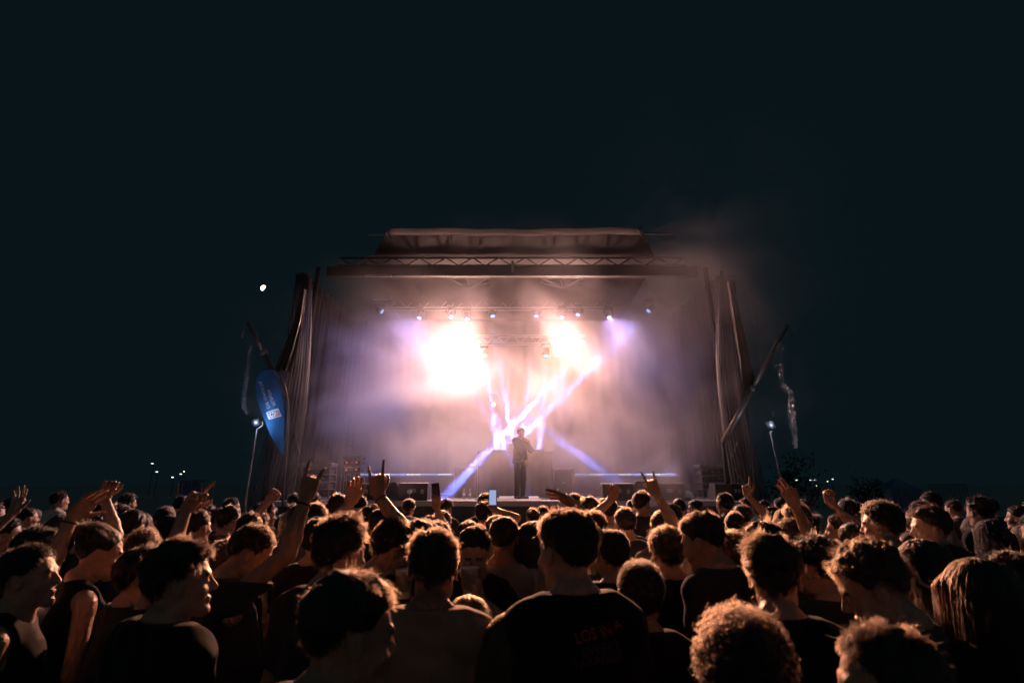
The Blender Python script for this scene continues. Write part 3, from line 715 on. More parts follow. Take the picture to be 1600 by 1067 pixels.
# tents and fence far right / left
def tent(px0, px1, py, Y, label, m, roofh=.5):
    a = P(px0, py, Y); b = P(px1, py, Y); cx = (a.x + b.x) / 2; w = b.x - a.x; e = empty('canopy_tent', (cx, Y, 0)); tag(e, label, 'tent')
    for sx in (-1, 1):
        for sy in (-1, 1): part2(MB().tube([(cx + sx * w / 2, Y + sy * w / 2, 0), (cx + sx * w / 2, Y + sy * w / 2, a.z)], .03, 6), 'tent_leg', M['alu'], e)
    part2(MB().add([(cx - w / 2, Y - w / 2, a.z), (cx + w / 2, Y - w / 2, a.z), (cx + w / 2, Y + w / 2, a.z), (cx - w / 2, Y + w / 2, a.z), (cx, Y, a.z + roofh)], [(0, 1, 4), (1, 2, 4), (2, 3, 4), (3, 0, 4)]), 'tent_roof', m, e)
    part2(MB().grid(lambda u, v: (cx - w / 2 + w * u, Y - w / 2 - .01 + .02 * math.sin(u * 40), a.z * v), 20, 2), 'side_sheet', m, e)
M['tent'] = mat('tent_cloth', (.20, .20, .34), .7, 0, .15, 2)
tent(1378, 1424, 763, 17, 'dim violet canopy tent in the dark at the right', M['tent'], .3)
M['screen_cloth'] = mat('screen_cloth', (.16, .17, .30), .7, 0, .15, 2)
tent(290, 326, 752, 15, 'dim blue-grey canopy tent left of the flag behind raised hand', M['screen_cloth'], .05)
fa, fb = P(1452, 756, 16.5), P(1510, 756, 16.5); e = empty('steel_fence', ((fa.x + fb.x) / 2, 16.5, 0)); tag(e, 'dim steel bar fence in the dark at the right', 'fence')
for k in range(15):
    x = fa.x + (fb.x - fa.x) * k / 14; part2(MB().tube([(x, 16.5, 0), (x, 16.5, fa.z)], .014, 5), 'fence_bar', M['alu'], e)
for z in (.2, fa.z): part2(MB().tube([(fa.x, 16.5, z), (fb.x, 16.5, z)], .02, 6), 'fence_rail', M['alu'], e)

# ================================================================== STAGE SMOKE
FLOODS = [tuple(P(713, 541, Y2 - .1)), tuple(P(881, 541, Y2 - .1))]
CLEAR_R, CLEAR_P = 3.1, 2.1
def smoke():
    o = MB().box((1.2, 15.02, 6.9), (18.2, 6.5, 11.2)).build('smoke', None); tag(o, 'drifting stage smoke lit by the floods and beams', 'smoke', kind='stuff')
    m = bpy.data.materials.new('stage_smoke'); m.use_nodes = True; nt = m.node_tree; N = nt.nodes; Lk = nt.links
    N.remove(N['Principled BSDF']); out = N['Material Output']
    tc = N.new('ShaderNodeTexCoord')
    n1 = N.new('ShaderNodeTexNoise'); n1.inputs['Scale'].default_value = .36; n1.inputs['Detail'].default_value = 5; n1.inputs['Roughness'].default_value = .55; n1.inputs['Distortion'].default_value = .9
    mpn = N.new('ShaderNodeMapping'); mpn.inputs['Location'].default_value = SMOKE_OFF; mpn.inputs['Scale'].default_value = (-1, 1, 1); Lk.new(tc.outputs['Object'], mpn.inputs['Vector']); Lk.new(mpn.outputs[0], n1.inputs['Vector'])
    mr = N.new('ShaderNodeMapRange'); mr.interpolation_type = 'SMOOTHSTEP'; mr.inputs[1].default_value = .44; mr.inputs[2].default_value = .63; mr.inputs[3].default_value = .16; mr.inputs[4].default_value = 1.0
    Lk.new(n1.outputs['Fac'], mr.inputs[0])
    sx = N.new('ShaderNodeSeparateXYZ'); Lk.new(tc.outputs['Object'], sx.inputs[0])
    def math_(op, a, b=None, c=None):
        n = N.new('ShaderNodeMath'); n.operation = op
        for i, q in enumerate((a, b, c)):
            if q is None: continue
            if isinstance(q, (int, float)): n.inputs[i].default_value = q
            else: Lk.new(q, n.inputs[i])
        return n.outputs[0]
    def ss(v, a, b, lo=0.0, hi=1.0):
        n = N.new('ShaderNodeMapRange'); n.interpolation_type = 'SMOOTHSTEP'
        Lk.new(v, n.inputs[0]); n.inputs[1].default_value = a; n.inputs[2].default_value = b; n.inputs[3].default_value = lo; n.inputs[4].default_value = hi; return n.outputs[0]
    X, Y, Z = sx.outputs[0], sx.outputs[1], sx.outputs[2]
    rx = math_('MULTIPLY', math_('SUBTRACT', X, .35), 1 / 6.9); rz = math_('MULTIPLY', math_('SUBTRACT', Z, 4.7), 1 / 3.9)
    rr = math_('SQRT', math_('ADD', math_('MULTIPLY', rx, rx), math_('MULTIPLY', rz, rz)))
    core = ss(math_('ADD', rr, math_('MULTIPLY', math_('SUBTRACT', n1.outputs['Fac'], .5), -.9)), .50, 1.15, 1, 0)
    core = math_('MULTIPLY', core, math_('MAXIMUM', ss(Z, 6.3, 7.3, 1, 0), ss(X, -3.2, -.8, 0, 1)))
    core = math_('MULTIPLY', core, ss(Z, 7.2, 8.2, 1, 0)); core = math_('MULTIPLY', core, math_('MAXIMUM', ss(Z, 5.6, 6.4, 1, 0), ss(X, -5.0, -3.0)))
    core = math_('MULTIPLY', core, math_('MAXIMUM', ss(Y, 13.4, 16.0, SMOKE_FRONT, 1), math_('MAXIMUM', ss(Z, 5.9, 7.0, 0, .07), ss(Z, 3.3, 4.8, .15, 0))))
    for lx, ly, lz in FLOODS:
        vd = N.new('ShaderNodeVectorMath'); vd.operation = 'DISTANCE'; Lk.new(tc.outputs['Object'], vd.inputs[0]); vd.inputs[1].default_value = (lx, ly, lz)
        core = math_('MULTIPLY', core, math_('MAXIMUM', math_('POWER', math_('MINIMUM', math_('MULTIPLY', vd.outputs['Value'], 1 / CLEAR_R), 1.0), CLEAR_P), .02))
    plume = math_('MULTIPLY', ss(X, 1.4, 5.0), ss(X, 5.0, 9.0, 1, 0))
    plume = math_('MULTIPLY', plume, ss(Z, 7.8, 11.6, 1, 0))
    plume = math_('MULTIPLY', plume, ss(Z, 3.2, 6.4, 0, .20))
    tot = math_('MAXIMUM', core, plume)
    dens = math_('MULTIPLY', math_('MULTIPLY', tot, mr.outputs[0]), SMOKE_D)
    vs_ = N.new('ShaderNodeVolumeScatter'); vs_.inputs['Color'].default_value = (.95, .87, .93, 1); vs_.inputs['Anisotropy'].default_value = .08
    Lk.new(dens, vs_.inputs['Density']); Lk.new(vs_.outputs[0], out.inputs['Volume'])
    m.cycles.volume_step_rate = SMOKE_STEP if hasattr(m.cycles, 'volume_step_rate') else 1
    try: m.cycles.volume_sampling = 'MULTIPLE_IMPORTANCE'
    except Exception: pass
    o.data.materials.append(m)
SMOKE_OFF = (35.3, 15.1, 25.7)
SMOKE_D, SMOKE_STEP, SMOKE_FRONT = 1.2, .8, .03
smoke()
# ================================================================== PEOPLE TOOLKIT
def smin(a, b, k):
    h = np.clip(.5 + .5 * (b - a) / k, 0, 1)
    return b * (1 - h) + a * h - k * h * (1 - h)
def smax(a, b, k): return -smin(-a, -b, k)
def nsin(p, f, s):
    rg = np.random.default_rng(s); o = 0
    for k in range(3):
        d = rg.normal(size=3); d /= np.linalg.norm(d); ph = rg.uniform(0, 6.28)
        o = o + np.sin((p[0] * d[0] + p[1] * d[1] + p[2] * d[2]) * f * (1 + .55 * k) + ph) / (1 + .5 * k)
    return o / 2.2
class Field:
    def __init__(s, xs, ys, zs):
        s.ax = [np.asarray(a, np.float32) for a in (xs, ys, zs)]
        s.F = np.full([len(a) for a in s.ax], 1.0, np.float32)
    def block(s, lo, hi):
        sl = tuple(slice(max(0, int(np.searchsorted(a, l)) - 1), min(len(a), int(np.searchsorted(a, h)) + 2)) for a, l, h in zip(s.ax, lo, hi))
        g = np.meshgrid(*[a[q] for a, q in zip(s.ax, sl)], indexing='ij'); return sl, g
    def op(s, fn, lo, hi, k=.02, mode='u'):
        sl, g = s.block(lo, hi)
        if min(x.size for x in g) == 0: return
        d = fn(g).astype(np.float32); cur = s.F[sl]
        s.F[sl] = smin(cur, d, k) if mode == 'u' else smax(cur, -d, k)
    def cone(s, a, b, ra, rb, k=.02, mode='u', fl=None):
        a = np.asarray(a, float); b = np.asarray(b, float); m = max(ra, rb) + max(k, .01) + .03
        s.op(lambda g: sd_cone(g, a, b, ra, rb, fl), np.minimum(a, b) - m, np.maximum(a, b) + m, k, mode)
    def ell(s, c, r, k=.02, mode='u', Rm=None):
        c = np.asarray(c, float); m = max(r) + max(k, .01) + .03
        s.op(lambda g: sd_ell(g, c, r, Rm), c - m, c + m, k, mode)
def sd_cone(g, a, b, ra, rb, fl=None):
    ba = b - a; L = float(ba @ ba) + 1e-12
    px, py, pz = g[0] - a[0], g[1] - a[1], g[2] - a[2]
    t = np.clip((px * ba[0] + py * ba[1] + pz * ba[2]) / L, 0, 1)
    return np.sqrt((px - t * ba[0]) ** 2 + (py - t * ba[1]) ** 2 + (pz - t * ba[2]) ** 2) - (ra + (rb - ra) * t)
def sd_ell(g, c, r, Rm=None):
    x, y, z = g[0] - c[0], g[1] - c[1], g[2] - c[2]
    if Rm is not None:
        x, y, z = (Rm[0][0] * x + Rm[1][0] * y + Rm[2][0] * z, Rm[0][1] * x + Rm[1][1] * y + Rm[2][1] * z, Rm[0][2] * x + Rm[1][2] * y + Rm[2][2] * z)
    k0 = np.sqrt((x / r[0]) ** 2 + (y / r[1]) ** 2 + (z / r[2]) ** 2); k1 = np.sqrt((x / r[0] ** 2) ** 2 + (y / r[1] ** 2) ** 2 + (z / r[2] ** 2) ** 2) + 1e-9
    return k0 * (k0 - 1) / k1
def nets(fd):
    F = fd.F; ins = F < 0
    n = F.shape
    c = [ins[i:n[0] - 1 + i, j:n[1] - 1 + j, k:n[2] - 1 + k] for i in (0, 1) for j in (0, 1) for k in (0, 1)]
    anyc = np.logical_or.reduce(c); allc = np.logical_and.reduce(c); act = anyc & ~allc
    I = np.argwhere(act); m = len(I)
    idm = np.full(act.shape, -1, np.int32); idm[act] = np.arange(m)
    pos = np.zeros((m, 3)); cnt = np.zeros(m)
    X = fd.ax
    for ax in range(3):
        o1, o2 = [q for q in range(3) if q != ax]
        for a in (0, 1):
            for b in (0, 1):
                A = I.copy(); A[:, o1] += a; A[:, o2] += b; B = A.copy(); B[:, ax] += 1
                fa = F[A[:, 0], A[:, 1], A[:, 2]]; fb = F[B[:, 0], B[:, 1], B[:, 2]]
                w = (fa < 0) != (fb < 0); t = np.where(w, fa / np.where(w, fa - fb, 1), 0)
                for q in range(3):
                    v = X[q][A[:, q]]
                    if q == ax: v = v + (X[q][B[:, q]] - v) * t
                    pos[:, q] += np.where(w, v, 0)
                cnt += w
    pos /= np.maximum(cnt, 1)[:, None]
    quads = []
    for ax in range(3):
        o1, o2 = [(1, 2), (2, 0), (0, 1)][ax]
        s0 = [slice(None)] * 3; s1 = [slice(None)] * 3; s0[ax] = slice(0, n[ax] - 1); s1[ax] = slice(1, n[ax])
        d = ins[tuple(s0)] != ins[tuple(s1)]
        E = np.argwhere(d); E = E[(E[:, o1] > 0) & (E[:, o2] > 0) & (E[:, o1] < n[o1] - 1) & (E[:, o2] < n[o2] - 1)]
        if len(E) == 0: continue
        def cell(a, b):
            q = E.copy(); q[:, o1] += a; q[:, o2] += b; return idm[q[:, 0], q[:, 1], q[:, 2]]
        Q = np.stack([cell(-1, -1), cell(0, -1), cell(0, 0), cell(-1, 0)], 1)
        fl = ~ins[E[:, 0], E[:, 1], E[:, 2]]
        Q[fl] = Q[fl][:, ::-1]; quads.append(Q)
    return pos, (np.concatenate(quads) if quads else np.zeros((0, 4), int))
def np_mesh(name, parts, mats, tint=None):
    V = np.concatenate([p[0] for p in parts]); off = 0; Q = []
    for p in parts: Q.append(p[1] + off); off += len(p[0])
    Q = np.concatenate(Q).astype(np.int32)
    me = bpy.data.meshes.new(name); me.vertices.add(len(V)); me.vertices.foreach_set('co', V.astype(np.float32).ravel())
    me.loops.add(len(Q) * 4); me.loops.foreach_set('vertex_index', Q.ravel())
    me.polygons.add(len(Q)); me.polygons.foreach_set('loop_start', np.arange(len(Q), dtype=np.int32) * 4)
    try: me.polygons.foreach_set('loop_total', np.full(len(Q), 4, np.int32))
    except Exception: pass
    me.polygons.foreach_set('use_smooth', np.ones(len(Q), bool))
    if tint is not None:
        at = me.attributes.new('tint', 'FLOAT', 'POINT'); at.data.foreach_set('value', tint.astype(np.float32))
    me.update(calc_edges=True); me.validate()
    for m in mats: me.materials.append(m)
    return me
def axis(lo, hi, coarse, fines=()):
    out = [lo]
    while out[-1] < hi:
        p = out[-1]; s = coarse
        for a, b, h in fines:
            if a - coarse * .5 <= p < b: s = min(s, h)
            elif p < a and p + s > a: s = max(a - p, .5 * h)
        out.append(p + s)
    return out
def rotm(yaw, pitch, roll=0):
    """yaw > 0 turns to the figure's right, pitch > 0 looks down, roll > 0 tips to its right"""
    return np.array(Matrix.Rotation(R(-yaw), 3, 'Z') @ Matrix.Rotation(R(-pitch), 3, 'X') @ Matrix.Rotation(R(roll), 3, 'Y'))

HEAD0 = np.array([0, .035, 1.63]); PIV = np.array([0, -.015, -.10])     # head centre at eye height; neck pivot
class Head:
    def __init__(s, yaw=0, pitch=0, roll=0, shift=(0, 0, 0)):
        s.Rm = rotm(yaw, pitch, roll); s.c = HEAD0 + np.array(shift)
    def to_body(s, q): return (np.asarray(q) - PIV) @ s.Rm.T + PIV + s.c
    def to_head(s, q): return (np.asarray(q) - s.c - PIV) @ s.Rm + PIV
def head_sdf(p, fem=0.0):
    """p: 3 arrays, head space (x right, y forward, z up; eyes at z = 0)"""
    E = lambda c, r: sd_ell(p, np.array(c), r)
    C = lambda a, b, ra, rb: sd_cone(p, np.array(a), np.array(b), ra, rb)
    d = E((0, -.014, .034), (.077, .097, .086))
    d = smin(d, E((0, .030, -.022), (.064, .060, .080)), .03)
    d = smin(d, C((-.038, .012, -.072), (-.012, .070, -.100), .026, .015), .03)
    d = smin(d, C((.038, .012, -.072), (.012, .070, -.100), .026, .015), .03)
    d = smin(d, E((0, .073, -.100), (.021, .018, .016)), .02)
    d = smin(d, C((-.034, .080, .020), (.034, .080, .020), .011, .011), .016)
    for s in (-1, 1):
        d = smax(d, -E((s * .031, .103, .001), (.019, .020, .013)), .010)
        d = smin(d, E((s * .031, .076, -.001), (.0125, .0125, .0125)), .003)
        d = smin(d, E((s * .044, .062, -.034), (.022, .022, .018)), .02)
        d = smin(d, E((s * .0125, .096, -.034), (.009, .010, .007)), .006)
        e = E((s * .0795, -.006, -.008), (.0075, .019, .031)); e = smax(e, -E((s * .089, .000, -.004), (.008, .010, .017)), .004)
        d = smin(d, e, .006)
    d = smin(d, C((0, .086, .012), (0, .108, -.027), .0075, .0105), .010)
    d = smin(d, E((0, .089, -.061), (.022, .0075, .006)), .007)
    d = smin(d, E((0, .087, -.072), (.019, .0078, .0065)), .007)
    d = smin(d, C((0, -.020, -.050), (0, -.030, -.150), .053 - .006 * fem, .055 - .006 * fem), .03)
    return d
def ease_shoulder(w, el): return w
SHO = .162
def torso_ops(f, inf=0.0, fem=0.0, arms=None, sleeve=None, k=.05):
    """torso + hips; inf inflates (clothes)"""
    w = 1 - .10 * fem
    f.ell((0, 0, 1.255), (.158 * w + inf, .108 + inf, .235 + inf), k)
    f.ell((0, .012, 1.30), (.135 * w + inf, .105 + .02 * fem + inf, .11 + inf), k)
    f.cone((-.145 * w, -.012, 1.425), (.145 * w, -.012, 1.425), .052 + inf, .052 + inf, k)
    for s in (-1, 1):
        f.cone((s * .03, -.028, 1.52), (s * .135 * w, -.018, 1.432), .045 + inf * .5, .042 + inf, k)
    f.ell((0, .004, 1.03), (.148 * w + inf, .108 + inf, .17 + inf), k)
    f.ell((0, -.008, .925), (.165 + inf, .118 + inf, .12 + inf), k)

# ---- arms: two-bone reach
def reach(S, W, pole, l1=.285, l2=.255):
    S = np.array(S, float); W = np.array(W, float); d = W - S; L = np.linalg.norm(d); mx = (l1 + l2) * .995
    if L > mx: W = S + d / L * mx; L = mx
    u = (W - S) / L; a = (l1 * l1 - l2 * l2 + L * L) / (2 * L); h = math.sqrt(max(l1 * l1 - a * a, 0))
    p = np.array(pole, float); p = p - u * (p @ u); p /= (np.linalg.norm(p) + 1e-9)
    return S + u * a + p * h, W
FING = {  # per finger (index, middle, ring, little): spread deg, bends (knuckle, mid, tip); thumb: out-angle, fold
    'open': ([(8, 8, 12, 8), (2, 4, 10, 8), (-5, 8, 14, 8), (-13, 12, 16, 10)], (48, 12)),
    'relax': ([(4, 24, 34, 20), (1, 30, 38, 22), (-2, 34, 42, 24), (-6, 38, 44, 24)], (32, 25)),
    'horns': ([(6, 4, 10, 6), (2, 78, 98, 55), (-2, 80, 98, 55), (-12, 6, 12, 8)], (36, 62)),
    'point': ([(3, 2, 6, 4), (2, 72, 98, 55), (-2, 78, 98, 55), (-5, 80, 98, 55)], (36, 60)),
    'fist': ([(3, 74, 98, 58), (1, 78, 98, 58), (-2, 80, 98, 58), (-5, 82, 98, 58)], (40, 55)),
    'grip': ([(5, 38, 52, 30), (2, 40, 54, 32), (-2, 42, 56, 32), (-6, 44, 58, 34)], (62, 20)),
    'pinch': ([(4, 50, 40, 20), (2, 18, 16, 10), (-5, 10, 12, 8), (-12, 8, 10, 8)], (40, 40)),
}
def hand_chains(pose):
    """right hand, wrist at origin, fingers +z, thumb toward -x when palm faces +y"""
    fs, th = FING[pose]; ch = []
    X0 = (-.030, -.010, .011, .030); L = ((.040, .025, .020), (.044, .028, .021), (.041, .026, .020), (.032, .020, .018)); Z0 = (.090, .094, .090, .082)
    for i in range(4):
        sp, b1, b2, b3 = fs[i]; p = np.array([X0[i], 0, Z0[i]]); a = 0; pts = [p]
        for ln, b in zip(L[i], (b1, b2, b3)):
            a += b; d = np.array([-math.sin(R(sp)) * math.cos(R(a)), math.sin(R(a)), math.cos(R(a)) * math.cos(R(sp))]); p = p + d * ln; pts.append(p)
        ch.append((pts, (.0092, .0086, .0078, .0066)))
    oa, fo = th; p = np.array([-.026, .004, .022]); pts = [p]; a = oa
    for ln, tw in ((.040, 0), (.030, fo * .6), (.024, fo * .5)):
        a = a - tw * .75; y = math.sin(R(fo)) * .75
        d = np.array([-math.sin(R(a)), y, math.cos(R(a))]); d /= np.linalg.norm(d); p = p + d * ln; pts.append(p)
    ch.append((pts, (.0140, .0115, .0098, .0078)))
    return ch
def arm_mesh(S, E, W, hand, hdir, pn, side, h=.006, thick=1.0):
    """S,E,W joints; hdir finger direction, pn palm normal; side +1 right arm"""
    S, E, W = (np.array(q, float) for q in (S, E, W)); hdir = np.array(hdir, float); hdir /= np.linalg.norm(hdir)
    pn = np.array(pn, float); pn = pn - hdir * (pn @ hdir); pn /= np.linalg.norm(pn)
    xa = np.cross(pn, hdir); xa = xa * side      # hand frame columns: x, y (palm), z
    Hm = np.stack([xa, pn, hdir], 1)
    T = lambda q: W + Hm @ np.array(q)
    chains = [([T(q) for q in pts], rr) for pts, rr in hand_chains(hand)]
    allp = np.array([S, E, W] + [q for c, _ in chains for q in c]); lo = allp.min(0) - .07; hi = allp.max(0) + .07
    hw = [(min(q[i] for q in [W] + [x for c, _ in chains for x in c]) - .02, max(q[i] for q in [W] + [x for c, _ in chains for x in c]) + .02, h * .62) for i in range(3)]
    f = Field(*[axis(lo[i], hi[i], h * 1.5, [hw[i]]) for i in range(3)])
    t = thick
    f.cone(S, E, .047 * t, .037 * t, .02)
    m = E + (W - E) * .28
    f.cone(E, m, .036 * t, .041 * t, .03); f.cone(m, W, .040 * t, .0255 * t, .02)
    def palm(g):
        q = [sum((g[j] - W[j]) * Hm[j, i] for j in range(3)) for i in range(3)]
        dx = np.abs(q[0]) - (.030 + .10 * np.clip(q[2] - .03, 0, .05) * .9); dy = np.abs(q[1]) - .006; dz = np.abs(q[2] - .047) - .040
        return np.sqrt(np.maximum(dx, 0) ** 2 + np.maximum(dy, 0) ** 2 + np.maximum(dz, 0) ** 2) + np.minimum(np.maximum(dx, np.maximum(dy, dz)), 0) - .0095
    c = T((0, 0, .05)); f.op(palm, c - .11, c + .11, .014)
    for pts, rr in chains:
        for i in range(len(pts) - 1): f.cone(pts[i], pts[i + 1], rr[i], rr[i + 1], .004)
    f.cone(T((-.02, .006, .02)), T((-.030, .010, .05)), .016, .013, .012)
    return nets(f)

# ---- hair
def hairline(y, style):
    z = np.where(y > .068, .078, np.where(y > .02, .028 + (y - .02) / .048 * .05, np.where(y > -.03, .022, np.where(y > -.075, .022 - (-.03 - y) / .045 * .075, -.053))))
    return z
SC, SR = np.array([0, -.014, .034]), np.array([.077, .097, .086])
HS = {  # cap thickness, strand length top, side
    'crop': (.009, .034, .009), 'short': (.008, .026, .014), 'buzz': (.003, .008, .006), 'curly': (.018, .045, .026), 'afro': (.030, .058, .048),
    'mop': (.013, .045, .020), 'long': (.012, .36, .36), 'bob': (.012, .20, .20), 'bun': (.010, .05, .03)}
def hair_cap(style, h, seed):
    t, _, _ = HS[style]; f = Field(axis(-.14, .14, h), axis(-.18, .15, h), axis(-.44 if style == 'long' else -.2, .19, h))
    sl, g = f.block((-1, -1, -1), (1, 1, 1))
    bump = {'curly': .007, 'afro': .010, 'mop': .008, 'crop': .006, 'short': .004, 'buzz': .0, 'long': .003, 'bob': .003, 'bun': .002}[style]
    hl = hairline(g[1], style); tap = np.clip((g[2] - hl + .006) / .045, 0, 1) ** .8
    d = sd_ell(g, SC, SR + .0015) - (t - .0015) * (tap if style not in ('long', 'bob', 'afro') else 1)
    topk = np.clip((g[2] - .03) / .06, 0, 1)
    if style in ('crop', 'mop'): d = d - topk * .010
    if bump: d = d + bump * nsin(g, 190 if style in ('curly', 'afro') else 120, seed) + bump * .6 * nsin(g, 90, seed + 7)
    cut = (hl - .004 * np.sin(g[0] * 140 + seed) - .005 * np.sin(g[1] * 170 + seed) - g[2] - .012 * np.exp(-((g[1] - .022) / .009) ** 2) * (np.abs(g[0]) > .05) * 2.0)
    if style in ('afro',): cut = cut - .02
    d = smax(d, cut * .8, .008)
    if style in ('long', 'bob'):
        zl = -.30 if style == 'long' else -.13
        for s in (-1, 1):
            d = smin(d, sd_cone(g, np.array([s * .062, -.03, .03]), np.array([s * .080, -.045, zl + .03]), .030, .026), .03)
        d = smin(d, sd_cone(g, np.array([-.035, -.085, .02]), np.array([-.04, -.10, zl]), .035, .030), .03)
        d = smin(d, sd_cone(g, np.array([.035, -.085, .02]), np.array([.04, -.10, zl]), .035, .030), .03)
        d = d + .0035 * np.sin(np.arctan2(g[1] + .03, g[0]) * 34 + 9 * g[2])
        d = smax(d, -sd_ell(g, np.array([0, .07, -.05]), (.058, .085, .125)), .01)
    if style == 'bun': d = smin(d, sd_ell(g, np.array([0, -.105, .085]), (.036, .034, .034)), .012)
    f.F[sl] = d; return nets(f)
def hair_strands(style, n, pts, seed, kink=1.0):
    rg = np.random.default_rng(seed); _, LT, LS = HS[style]
    i = np.arange(int(n * 2.3)); ph = np.arccos(1 - 2 * (i + .5) / len(i)); th = i * 2.399963 + rg.uniform(0, .5, len(i))
    d = np.stack([np.sin(ph) * np.cos(th), np.sin(ph) * np.sin(th), np.cos(ph)], 1) + rg.normal(size=(len(i), 3)) * .02; d /= np.linalg.norm(d, axis=1)[:, None]
    p = SC + SR * d
    ok = p[:, 2] > hairline(p[:, 1], style) + rg.normal(size=len(p)) * .004
    p = p[ok]; d = d[ok]; nrm = d / SR; nrm /= np.linalg.norm(nrm, axis=1)[:, None]
    m = len(p); top = np.clip((p[:, 2] - .045) / .055, 0, 1)
    L = LS + (LT - LS) * top; L = L * rg.uniform(.7, 1.2, m)
    cl = rg.normal(size=(90, 3)); cl /= np.linalg.norm(cl, axis=1)[:, None]; ci = np.argmax(d @ cl.T, 1); cv = rg.normal(size=(90, 3))[ci]
    if style in ('crop', 'short', 'mop', 'buzz', 'bun'):
        frn = np.clip((p[:, 1] - .03) / .04, 0, 1); comb = np.stack([.35 * np.sin(seed) * top, .55 * top - .15 - .35 * frn, np.where(top > .3, -.12 - .35 * frn, -.8)], 1)
        if style == 'bun': comb = np.array([0, -.105, .085]) - p; comb /= np.linalg.norm(comb, axis=1)[:, None]
        lay = {'crop': .9, 'short': .9, 'mop': 1.0, 'buzz': .2, 'bun': 2.5}[style]
        v = nrm * 1.0 + comb * lay * .5 + cv * .38 + rg.normal(size=(m, 3)) * .22
        v /= np.linalg.norm(v, axis=1)[:, None]; out = []
        for k in range(pts):
            t = k / (pts - 1); q = p + (v * L[:, None]) * t + (comb * lay * .55 + cv * .2 - nrm * .25) * (L[:, None] * t * t) + rg.normal(size=(m, 3)) * L[:, None] * .05 * t
            out.append(q)
        A = np.stack(out, 1)
    elif style in ('curly', 'afro'):
        v = nrm + cv * .30 + rg.normal(size=(m, 3)) * .25; v[:, 2] += .12 * top; v /= np.linalg.norm(v, axis=1)[:, None]
        a = np.cross(v, rg.normal(size=(m, 3))); a /= np.linalg.norm(a, axis=1)[:, None]; b = np.cross(v, a)
        ph0 = rg.uniform(0, 6.28, m); tw = rg.uniform(2.0, 3.4, m); rad = rg.uniform(.004, .008, m) * kink; out = []
        for k in range(pts):
            t = k / (pts - 1); an = ph0 + tw * 6.28 * t
            out.append(p + v * (L * t * .85)[:, None] + (a * np.cos(an)[:, None] + b * np.sin(an)[:, None]) * (rad * min(1, t * 2.5))[:, None] + np.array([0, 0, -1]) * (L * .25 * t * t * (1 - top))[:, None])
        A = np.stack(out, 1)
    else:
        q = p.copy(); v = nrm * .35 + np.array([0, -.30, .05]) + cv * .06; part_ = np.sign(p[:, 0] + rg.normal(size=m) * .006); out = [q.copy()]; st = (L / (pts - 1))[:, None]
        for k in range(1, pts):
            v = v * .42 + np.array([0, -.04, -.85]) * .58 + np.stack([part_ * .10, np.zeros(m), np.zeros(m)], 1) * (k < 3) + rg.normal(size=(m, 3)) * .035 + cv * .012
            v /= np.linalg.norm(v, axis=1)[:, None]; q = q + v * st
            e = (q - SC) / (SR + .014); le = np.linalg.norm(e, axis=1); w = le < 1; q[w] = SC + (SR + .014) * (e[w] / le[w][:, None])
            r2 = np.hypot(q[:, 0], q[:, 1] + .03); w = (q[:, 2] < -.04) & (r2 < .082); sc_ = .082 / np.maximum(r2, .01)
            q[w, 0] *= sc_[w]; q[w, 1] = (q[w, 1] + .03) * sc_[w] - .03
            w = (q[:, 2] < .05) & (q[:, 1] > .03) & (np.abs(q[:, 0]) < .075); q[w, 0] = np.sign(q[w, 0] + 1e-6) * .075
            out.append(q.copy())
        A = np.stack(out, 1)
    if len(A) > n: A = A[rg.permutation(len(A))[:n]]
    fly = rg.random(len(A)) < (.03 if style in ('long', 'bob', 'buzz', 'afro', 'curly') else .05)       # loose flyaway hairs
    dv = A[fly] - A[fly][:, :1]; t = np.linspace(0, 1, A.shape[1])[None, :, None]
    A[fly] = A[fly][:, :1] + dv * rg.uniform(1.05, 1.4, (fly.sum(), 1, 1)) + rg.normal(size=(fly.sum(), 1, 3)) * .008 * t * t
    return A
def curves_data(name, A, rad, m):
    hc = bpy.data.hair_curves.new(name); n, k, _ = A.shape
    hc.add_curves([k] * n)
    hc.position_data.foreach_set('vector', A.astype(np.float32).ravel())
    r = hc.attributes.get('radius') or hc.attributes.new('radius', 'FLOAT', 'POINT')
    rr = np.tile(np.linspace(1, .35, k) * rad, n); r.data.foreach_set('value', rr.astype(np.float32))
    hc.materials.append(m); return hc

# ---- people materials
def skin(name, col):
    m = mat(name, col, .46, 0, .22, 60, .35, spec=.45, detail=8); nt = m.node_tree; b = nt.nodes['Principled BSDF']
    at = nt.nodes.new('ShaderNodeAttribute'); at.attribute_name = 'tint'
    mx = nt.nodes.new('ShaderNodeMix'); mx.data_type = 'RGBA'; src = b.inputs['Base Color'].links[0].from_socket
    lip = nt.nodes.new('ShaderNodeMath'); lip.operation = 'MAXIMUM'; lip.inputs[1].default_value = 0; nt.links.new(at.outputs['Fac'], lip.inputs[0])
    ng = nt.nodes.new('ShaderNodeMath'); ng.operation = 'MULTIPLY'; ng.inputs[1].default_value = -1; nt.links.new(at.outputs['Fac'], ng.inputs[0]); br = nt.nodes.new('ShaderNodeMath'); br.operation = 'MAXIMUM'; br.inputs[1].default_value = 0; nt.links.new(ng.outputs[0], br.inputs[0])
    nt.links.new(lip.outputs[0], mx.inputs['Factor']); nt.links.new(src, mx.inputs['A']); mx.inputs['B'].default_value = (col[0] * .75, col[1] * .42, col[2] * .42, 1)
    m2 = nt.nodes.new('ShaderNodeMix'); m2.data_type = 'RGBA'; nt.links.new(br.outputs[0], m2.inputs['Factor']); nt.links.new(mx.outputs['Result'], m2.inputs['A']); m2.inputs['B'].default_value = (.03, .02, .015, 1)
    nt.links.new(m2.outputs['Result'], b.inputs['Base Color'])
    b.inputs['Subsurface Weight'].default_value = 0
    return m
